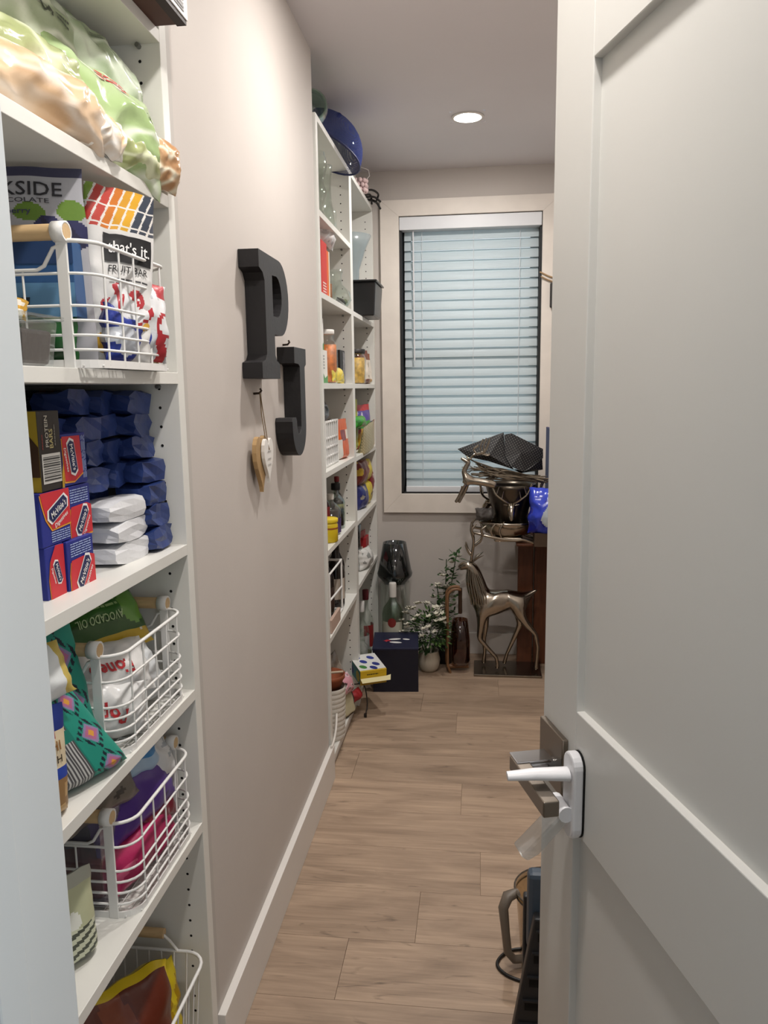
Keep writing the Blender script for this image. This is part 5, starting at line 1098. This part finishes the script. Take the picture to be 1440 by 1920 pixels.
MB().box(-0.163, 0.172, -0.10, 0.105, 0.0, 0.012).build('base_plate', mat('brushed pewter', '#8a8175', 0.25, metal=1.0, bump=0.15, bscale=60), t, bevel=0.003)
def L(x, z_, y=0.0): return (x-0.145, y, z_)
V, E_, Rd = [L(0.10, 0.365)], [], [(0.048, 0.056)]
hind = chain(V, E_, Rd, 0, [L(0.160, 0.372), L(0.205, 0.372), L(0.240, 0.385)], [(0.046, 0.052), (0.046, 0.056), (0.026, 0.030)])
chain(V, E_, Rd, hind, [L(0.268, 0.408), L(0.292, 0.422)], [0.012, 0.006])
sh = chain(V, E_, Rd, 0, [L(0.045, 0.358), L(0.012, 0.372)], [(0.052, 0.064), (0.050, 0.064)])
nk = chain(V, E_, Rd, sh, [L(-0.006, 0.430), L(-0.020, 0.485), L(-0.030, 0.535)], [(0.044, 0.056), (0.036, 0.048), (0.030, 0.036)])
chain(V, E_, Rd, nk, [L(-0.058, 0.548), L(-0.082, 0.534), L(-0.096, 0.524)], [0.029, 0.020, 0.013])
ci = 1
iF, iH = [k for k, v in enumerate(V) if v == L(0.045, 0.358)][0], [k for k, v in enumerate(V) if v == L(0.205, 0.372)][0]
chain(V, E_, Rd, iF, [L(0.024, 0.300, -0.034), L(0.015, 0.232, -0.036), L(0.008, 0.178, -0.036), L(0.052, 0.125, -0.036), L(0.094, 0.080, -0.036), L(0.100, 0.040, -0.036), L(0.098, 0.020, -0.038)], [0.030, 0.019, 0.013, 0.011, 0.010, 0.009, 0.013])
chain(V, E_, Rd, iF, [L(0.034, 0.292, 0.034), L(0.040, 0.222, 0.036), L(0.032, 0.155, 0.036), L(0.037, 0.085, 0.036), L(0.031, 0.018, 0.036)], [0.028, 0.017, 0.012, 0.009, 0.012])
chain(V, E_, Rd, iH, [L(0.200, 0.318, -0.034), L(0.230, 0.270, -0.036), L(0.286, 0.206, -0.036), L(0.299, 0.135, -0.036), L(0.293, 0.060, -0.036), L(0.290, 0.020, -0.038)], [0.036, 0.022, 0.012, 0.010, 0.009, 0.013])
chain(V, E_, Rd, iH, [L(0.206, 0.306, 0.034), L(0.214, 0.232, 0.036), L(0.180, 0.150, 0.036), L(0.148, 0.074, 0.036), L(0.134, 0.018, 0.036)], [0.032, 0.018, 0.012, 0.009, 0.012])
skinned('body', V, E_, Rd, m_silver, t)
for s in (-1, 1):
    MB().tube(spline([L(-0.034, 0.565, s*0.010), L(-0.026, 0.62, s*0.022), L(-0.022, 0.675, s*0.035), L(-0.034, 0.725, s*0.038), L(-0.030, 0.755, s*0.036)], 5), 0.0065, 7).build('antler', m_silver, t)
    MB().tube(spline([L(-0.030, 0.59, s*0.016), L(-0.050, 0.62, s*0.03), L(-0.062, 0.655, s*0.034)], 5), [0.005]*10+[0.003], 6).build('antler_tine', m_silver, t)
    MB().tube(spline([L(-0.024, 0.64, s*0.028), L(0.010, 0.668, s*0.04), L(0.022, 0.70, s*0.044)], 5), 0.0045, 6).build('antler_tine', m_silver, t)
    MB().tube([L(-0.028, 0.560, s*0.012), L(-0.004, 0.585, s*0.03), L(0.026, 0.602, s*0.044)], [0.006, 0.013, 0.003], 8, flat=0.45).build('ear', m_silver, t)
for k in range(7):
    x = -0.036+0.012*k; MB().tube(spline([L(-0.046+0.008*k, 0.525-0.004*k, -0.032), L(-0.048+0.011*k, 0.47, -0.040), L(-0.040+0.013*k, 0.41, -0.052), L(-0.030+0.012*k, 0.355, -0.054)], 5), 0.0035, 5).build('mane_ridge', m_silver, t)

# wooden stand carrying the heap by the window
t = thing('wooden_stand', 'reddish brown wooden stand with slab legs beside the reindeer', 'stand', (0.33, 3.93, 0.0))
m_red = mat('reddish brown wood', '#5e3520', 0.42, mottle=0.25, mscale=9, stretch=(8, 8, 1))
for k, x0_ in enumerate((-0.128, -0.045, 0.14)): MB().box(x0_, x0_+0.076, -0.02+0.004*k, 0.02, 0.0, 0.668).build('leg_slab', m_red, t, bevel=0.004)
MB().box(-0.150, 0.235, -0.26, 0.10, 0.668, 0.680).build('top', m_red, t, bevel=0.004)
for x0_ in (-0.02, 0.14): MB().box(x0_+0.04, x0_+0.09, -0.30, -0.26, 0.0, 0.668).build('leg_slab', m_red, t, bevel=0.004)
# antler dish
t = thing('antler_dish', 'hammered silver oval dish resting on cast antlers', 'dish', (0.145, 3.75, 0.681))
MB().lathe(shell([(0.060, 0.022), (0.110, 0.040), (0.140, 0.085), (0.150, 0.098)], 0.003), 32, sy=0.62).build('bowl', m_silver, t)
for s in (-1, 1):
    MB().tube(spline([(-0.165, s*0.07-0.02, 0.055), (-0.10, s*0.085-0.02, 0.040), (-0.03, s*0.085-0.02, 0.026), (0.03, s*0.08-0.02, 0.020), (0.07, s*0.075-0.02, 0.022), (0.13, s*0.07-0.02, 0.004)], 6), 0.007, 8).build('antler', m_silver, t)
    for k, (x, h) in enumerate(((-0.165, 0.06), (-0.12, 0.05), (-0.075, 0.062), (-0.035, 0.07))):
        MB().tube(spline([(x, s*0.082-0.02, 0.045-0.1*(x+0.165)), (x-0.010, s*0.092-0.02, 0.07), (x+0.012, s*0.09-0.02, 0.04+h)], 4), [0.006]*6+[0.005, 0.004, 0.003], 6).build('antler_tine', m_silver, t)
MB().box(-0.07, 0.07, -0.05, 0.05, 0.0, 0.024).build('foot', m_silver, t, bevel=0.01)
# bucket with stag heads
t = thing('stag_bucket', 'dark silver bucket decorated with stag heads and antlers', 'bucket', (0.155, 3.785, 0.706))
m_pew = mat('dark pewter', '#5d564d', 0.3, metal=1.0, bump=0.3, bscale=30)
MB().lathe(shell([(0.070, 0.0), (0.078, 0.01), (0.088, 0.12), (0.118, 0.23), (0.124, 0.25)], 0.004), 30).build('bucket_body', m_pew, t)
for kk, az in enumerate((-90, 20, 160)):
    hd = Matrix.Rotation(math.radians(az+90), 4, 'Z')
    q = lambda x, y, z_: tuple(hd @ Vector((x, y, z_)))
    MB().tube([q(0, -0.088, 0.150), q(0, -0.112, 0.150), q(0, -0.128, 0.125), q(0, -0.134, 0.098), q(0, -0.136, 0.088)], [0.016, 0.022, 0.017, 0.012, 0.006], 10).build('stag_head', m_silver, t)
    for s in (-1, 1):
        a = MB().tube(spline([q(s*0.008, -0.108, 0.165), q(s*0.04, -0.122, 0.185), q(s*0.075, -0.125, 0.215), q(s*0.092, -0.12, 0.262)], 5), [0.0055]*12+[0.004]*4, 6).build('antler', m_silver, t)
        for x, z_, dx in ((0.045, 0.19, -0.008), (0.07, 0.21, -0.012), (0.085, 0.235, 0.02)): MB().tube([q(s*x, -0.123, z_), q(s*(x+dx), -0.130, z_+0.038)], [0.004, 0.002], 5).build('antler_tine', m_silver, t)
        MB().tube([q(s*0.016, -0.108, 0.158), q(s*0.036, -0.112, 0.162)], [0.006, 0.002], 6, flat=0.5).build('ear', m_silver, t)
o, _ = bag('cloth_wrap', 'dull grey cloth bundle tucked beside the stag bucket', 'cloth', 0.09, 0.06, 0.05, (0.030, 3.72, 0.785), (0, 0, 10), '#5a5653', m_matte, 'pillow', 0.008, 150, 3, 16, 14)
# leaping figurine
t = thing('leaping_deer', 'small silver leaping deer figurine with branching antlers', 'figurine', (0.0, 3.62, 0.88))
V, E_, Rd = [(0.005, 0, 0.105)], [], [0.020]
a_ = chain(V, E_, Rd, 0, [(-0.028, 0, 0.108), (-0.052, 0, 0.118)], [0.021, 0.018])
n_ = chain(V, E_, Rd, a_, [(-0.068, 0, 0.150), (-0.055, 0, 0.178), (-0.042, 0, 0.196)], [0.013, 0.012, 0.014]); chain(V, E_, Rd, n_, [(-0.062, 0, 0.204), (-0.082, 0, 0.214)], [0.011, 0.006])
chain(V, E_, Rd, a_, [(-0.068, -0.012, 0.080), (-0.090, -0.012, 0.035), (-0.106, -0.012, 0.006)], [0.010, 0.007, 0.008]); chain(V, E_, Rd, a_, [(-0.056, 0.012, 0.072), (-0.076, 0.012, 0.030), (-0.092, 0.012, 0.002)], [0.010, 0.007, 0.008])
chain(V, E_, Rd, 0, [(0.045, 0, 0.098), (0.085, 0, 0.086)], [0.022, 0.018])
skinned('body', V, E_, Rd, m_silver, t)
for s in (-1, 1):
    MB().tube(spline([(-0.040, s*0.006, 0.208), (-0.020, s*0.018, 0.230), (0.010, s*0.03, 0.236), (0.034, s*0.035, 0.252), (0.050, s*0.036, 0.300)], 5), 0.0042, 6).build('antler', m_silver, t)
    for p in ([(-0.010, s*0.024, 0.234), (-0.022, s*0.03, 0.255), (0.0, s*0.032, 0.272)], [(0.012, s*0.03, 0.238), (0.010, s*0.034, 0.275), (0.022, s*0.034, 0.300)], [(0.022, s*0.032, 0.244), (0.026, s*0.036, 0.28), (0.036, s*0.036, 0.304)], [(0.015, s*0.03, 0.236), (0.040, s*0.032, 0.228), (0.052, s*0.032, 0.232)]): MB().tube(spline(p, 4), 0.0032, 5).build('antler_tine', m_silver, t)
    MB().tube([(-0.040, s*0.008, 0.204), (-0.055, s*0.02, 0.222)], [0.004, 0.002], 5).build('ear', m_silver, t)
# dry twigs and black gift wrap on top
t = thing('twig_bundle', 'bundle of dry grey twigs lying across the stag bucket', 'twigs', (0.13, 3.70, 0.985))
m_twig = mat('dry twig', '#6e6252', 0.7, mottle=0.3, mscale=40)
rr = random.Random(5)
for k in range(44):
    x0_, x1_ = rr.uniform(-0.17, -0.05), rr.uniform(0.10, 0.20); z0_ = rr.uniform(0.02, 0.09) if x0_ < -0.1 else rr.uniform(0.0, 0.06)
    MB().tube(spline([(x0_, rr.uniform(-0.07, 0.07), z0_), (0.0, rr.uniform(-0.04, 0.05), rr.uniform(0.0, 0.045)), (x1_, rr.uniform(-0.03, 0.06), rr.uniform(-0.02, 0.012))], 5), rr.uniform(0.002, 0.0042), 5).build('twig', m_twig, t)
for k in range(16):
    a = rr.uniform(2.2, 4.0); MB().tube([(-0.15, rr.uniform(-.05, .05), 0.05), (-0.15+0.06*math.cos(a), rr.uniform(-.06, .06), 0.05+0.05*math.sin(a))], 0.0008, 4).build('grass_blade', m_twig, t)
m_wrap = mat('black dotted wrap', '#18171a', 0.55)
nt = m_wrap.node_tree; tcn = nt.nodes.new('ShaderNodeTexCoord'); mp = nt.nodes.new('ShaderNodeMapping'); mp.inputs['Scale'].default_value = (95, 95, 95); mp.inputs['Rotation'].default_value = (0, 0.5, 0)
sub_ = nt.nodes.new('ShaderNodeVectorMath'); sub_.operation = 'FRACTION'; s2_ = nt.nodes.new('ShaderNodeVectorMath'); s2_.operation = 'SUBTRACT'; s2_.inputs[1].default_value = (0.5, 0.5, 0.5); mk = nt.nodes.new('ShaderNodeVectorMath'); mk.operation = 'MULTIPLY'; mk.inputs[1].default_value = (1, 0, 1)
ln = nt.nodes.new('ShaderNodeVectorMath'); ln.operation = 'LENGTH'; ls = nt.nodes.new('ShaderNodeMath'); ls.operation = 'LESS_THAN'; ls.inputs[1].default_value = 0.13
mx_ = nt.nodes.new('ShaderNodeMix'); mx_.data_type = 'RGBA'; mx_.inputs[6].default_value = (*lin('#18171a'), 1); mx_.inputs[7].default_value = (*lin('#9a988f'), 1)
nt.links.new(tcn.outputs['Object'], mp.inputs[0]); nt.links.new(mp.outputs[0], sub_.inputs[0]); nt.links.new(sub_.outputs[0], s2_.inputs[0]); nt.links.new(s2_.outputs[0], mk.inputs[0]); nt.links.new(mk.outputs[0], ln.inputs[0]); nt.links.new(ln.outputs['Value'], ls.inputs[0]); nt.links.new(ls.outputs[0], mx_.inputs[0]); nt.links.new(mx_.outputs[2], nt.nodes['Principled BSDF'].inputs['Base Color'])
t = thing('gift_wrap', 'folded black wrapping paper with tiny white dots on the twig bundle', 'wrap', (0.10, 3.72, 1.03))
def sheet(pts, name):
    b = MB(); n = len(pts); c = sum((Vector(p) for p in pts), Vector())/n; c = c+Vector((0, -0.035, 0.0))
    vs = [Vector(p) for p in pts]; b.add(vs+[c]+[v+Vector((0, 0.002, 0)) for v in vs]+[c+Vector((0, 0.002, 0))], [(i, (i+1) % n, n) for i in range(n)]+[(n+1+(i+1) % n, n+1+i, 2*n+1) for i in range(n)]+[(i, n+1+i, n+1+(i+1) % n, (i+1) % n) for i in range(n)])
    return b.build(name, m_wrap, t)
sheet([(-0.200, 0.03, 0.096), (0.018, 0.02, 0.175), (0.028, -0.02, 0.060), (0.065, -0.05, 0.005), (-0.053, -0.02, 0.042), (-0.154, 0.0, 0.061)], 'left_fold')
sheet([(0.020, 0.0, 0.165), (0.055, 0.02, 0.170), (0.205, 0.05, 0.093), (0.205, 0.03, 0.052), (0.108, -0.05, -0.005), (0.050, -0.055, 0.020), (0.026, -0.03, 0.062)], 'right_fold')
sheet([(0.065, -0.04, 0.004), (0.110, -0.05, -0.004), (0.200, 0.02, 0.050), (0.205, 0.04, -0.005), (0.10, 0.02, -0.02)], 'under_fold')
# blue plastic bag
def bluep(u, v, s): return '#b9c4cc' if (u-0.62)**2/0.05+(v-0.42)**2/0.06 < 1 else ('#3346c0' if ridge(u*3, v*3, 4) > 0.3 else '#1a249a')
bag('blue_carrier_bag', 'shiny royal blue plastic bag with white contents on the wooden stand', 'bag', 0.17, 0.215, 0.13, (0.315, 3.62, 0.740), (0, 0, -8), bluep, m_thin, 'pillow', 0.012, 160, 3, 30, 30)
t, w_, h_, d_ = carton('bag_support', 'low cardboard box under the royal blue bag', 'box', 0.40, 3.60, 3.72, 0.681, 0.745, 0.14, ink('#4a3a2c'))
o = MB().box(-0.006, 0.006, -0.10, 0.10, 0, 0.54).build('navy_board', ink('#1d1f5a'), loc=(0.335, 3.80, 0.681), bevel=0.001); tag(o, 'thin navy blue board standing upright beside the black wrap', 'board')
# small thing hung right of the window
t = thing('hanging_cord', 'tan cord and small dark tool hanging right of the window', 'tool', (0.345, BY-0.022, 1.94))
MB().tube([(-0.05, -0.004, 0.035), (-0.01, -0.006, 0.015), (0.03, -0.006, 0.0)], 0.004, 6).build('cord', ink('#a88a66'), t); MB().tube([(-0.045, -0.012, 0.012), (-0.01, -0.010, -0.005), (0.03, -0.010, -0.02)], 0.0035, 6).build('cord', ink('#a88a66'), t)
MB().box(0.0, 0.04, -0.03, -0.008, -0.14, -0.02).build('tool_body', ink('#2b2928'), t, bevel=0.006); MB().tube([(0.02, 0, -0.01), (0.02, -0.02, -0.01)], 0.004, 6).build('peg', m_nail, t)

# ================================================================== behind the door, near right
t = thing('processor_bowl', 'clear food processor bowl with a grey handle on the floor by the door', 'bowl', (0.182, 1.785, 0.0))
MB().lathe(shell([(0.066, 0.0), (0.070, 0.01), (0.084, 0.185), (0.087, 0.195)], 0.003), 34).build('clear_bowl', tglass('clear tinted plastic', '#e4dac8', 0.06), t)
for z_, r_2 in ((0.192, 0.0875), (0.178, 0.0855)): MB().tube([(r_2*math.cos(2*PI*k/36), r_2*math.sin(2*PI*k/36), z_) for k in range(36)], 0.0022, 6, closed=True).build('rim', ink('#4a4238', 0.3), t)
hm = mat('grey brown plastic', '#6b6258', 0.4)
MB().tube([(-0.080, -0.012, 0.186), (-0.105, -0.028, 0.184), (-0.116, -0.040, 0.160), (-0.110, -0.044, 0.10), (-0.104, -0.046, 0.045), (-0.088, -0.044, 0.026), (-0.060, -0.034, 0.022)], [0.012, 0.016, 0.014, 0.012, 0.012, 0.013, 0.012], 8, flat=0.8).build('handle', hm, t)
MB().lathe([(0.0002, 0.003), (0.020, 0.003), (0.018, 0.14), (0.0002, 0.145)], 14).build('centre_post', hm, t)
o = MB().tube(spline([(0.06, 0.01, 0.03), (0.02, 0.05, 0.010), (-0.04, 0.045, 0.004), (-0.072, 0.0, 0.004), (-0.055, -0.035, 0.004), (-0.015, -0.055, 0.004), (0.06, -0.075, 0.006)], 8), 0.0042, 8).build('rubber_loop', ink('#141211', 0.4), loc=(0.125, 1.752, 0.0)); tag(o, 'black rubber cord looped on the floor beside the clear bowl', 'cord')
t = thing('step_stool', 'folded black plastic step stool with slotted sides behind the door edge', 'stool', (0.13, 1.50, 0.0))
m_bp = mat('charcoal plastic', '#222326', 0.45); m_sl = mat('slate blue plastic', '#3d4a58', 0.4)
fr = MB().prism([(-0.066, 0), (0.04, 0), (0.085, 0.345), (-0.012, 0.345)], (0, -0.04, 0), (1, 0, 0), (0, 0, 1), (0, 0.026, 0)).build('slotted_side', m_bp, t, bevel=0.004)
for z_ in (0.025, 0.08, 0.135, 0.19, 0.245, 0.295):
    xo = -0.066+0.157*z_; MB().box(xo+0.016, xo+0.05, -0.0412, -0.0398, z_, z_+0.022).build('slot', m_dark, fr); MB().box(xo+0.012, xo+0.054, -0.046, -0.0398, z_+0.022, z_+0.026).build('slot_lip', m_bp, fr)
MB().box(-0.024, 0.075, -0.012, 0.022, 0.25, 0.425).build('tread', m_sl, t, bevel=0.010)
MB().box(-0.030, 0.075, 0.024, 0.044, 0.0, 0.35).build('rear_side', m_bp, t, bevel=0.004)
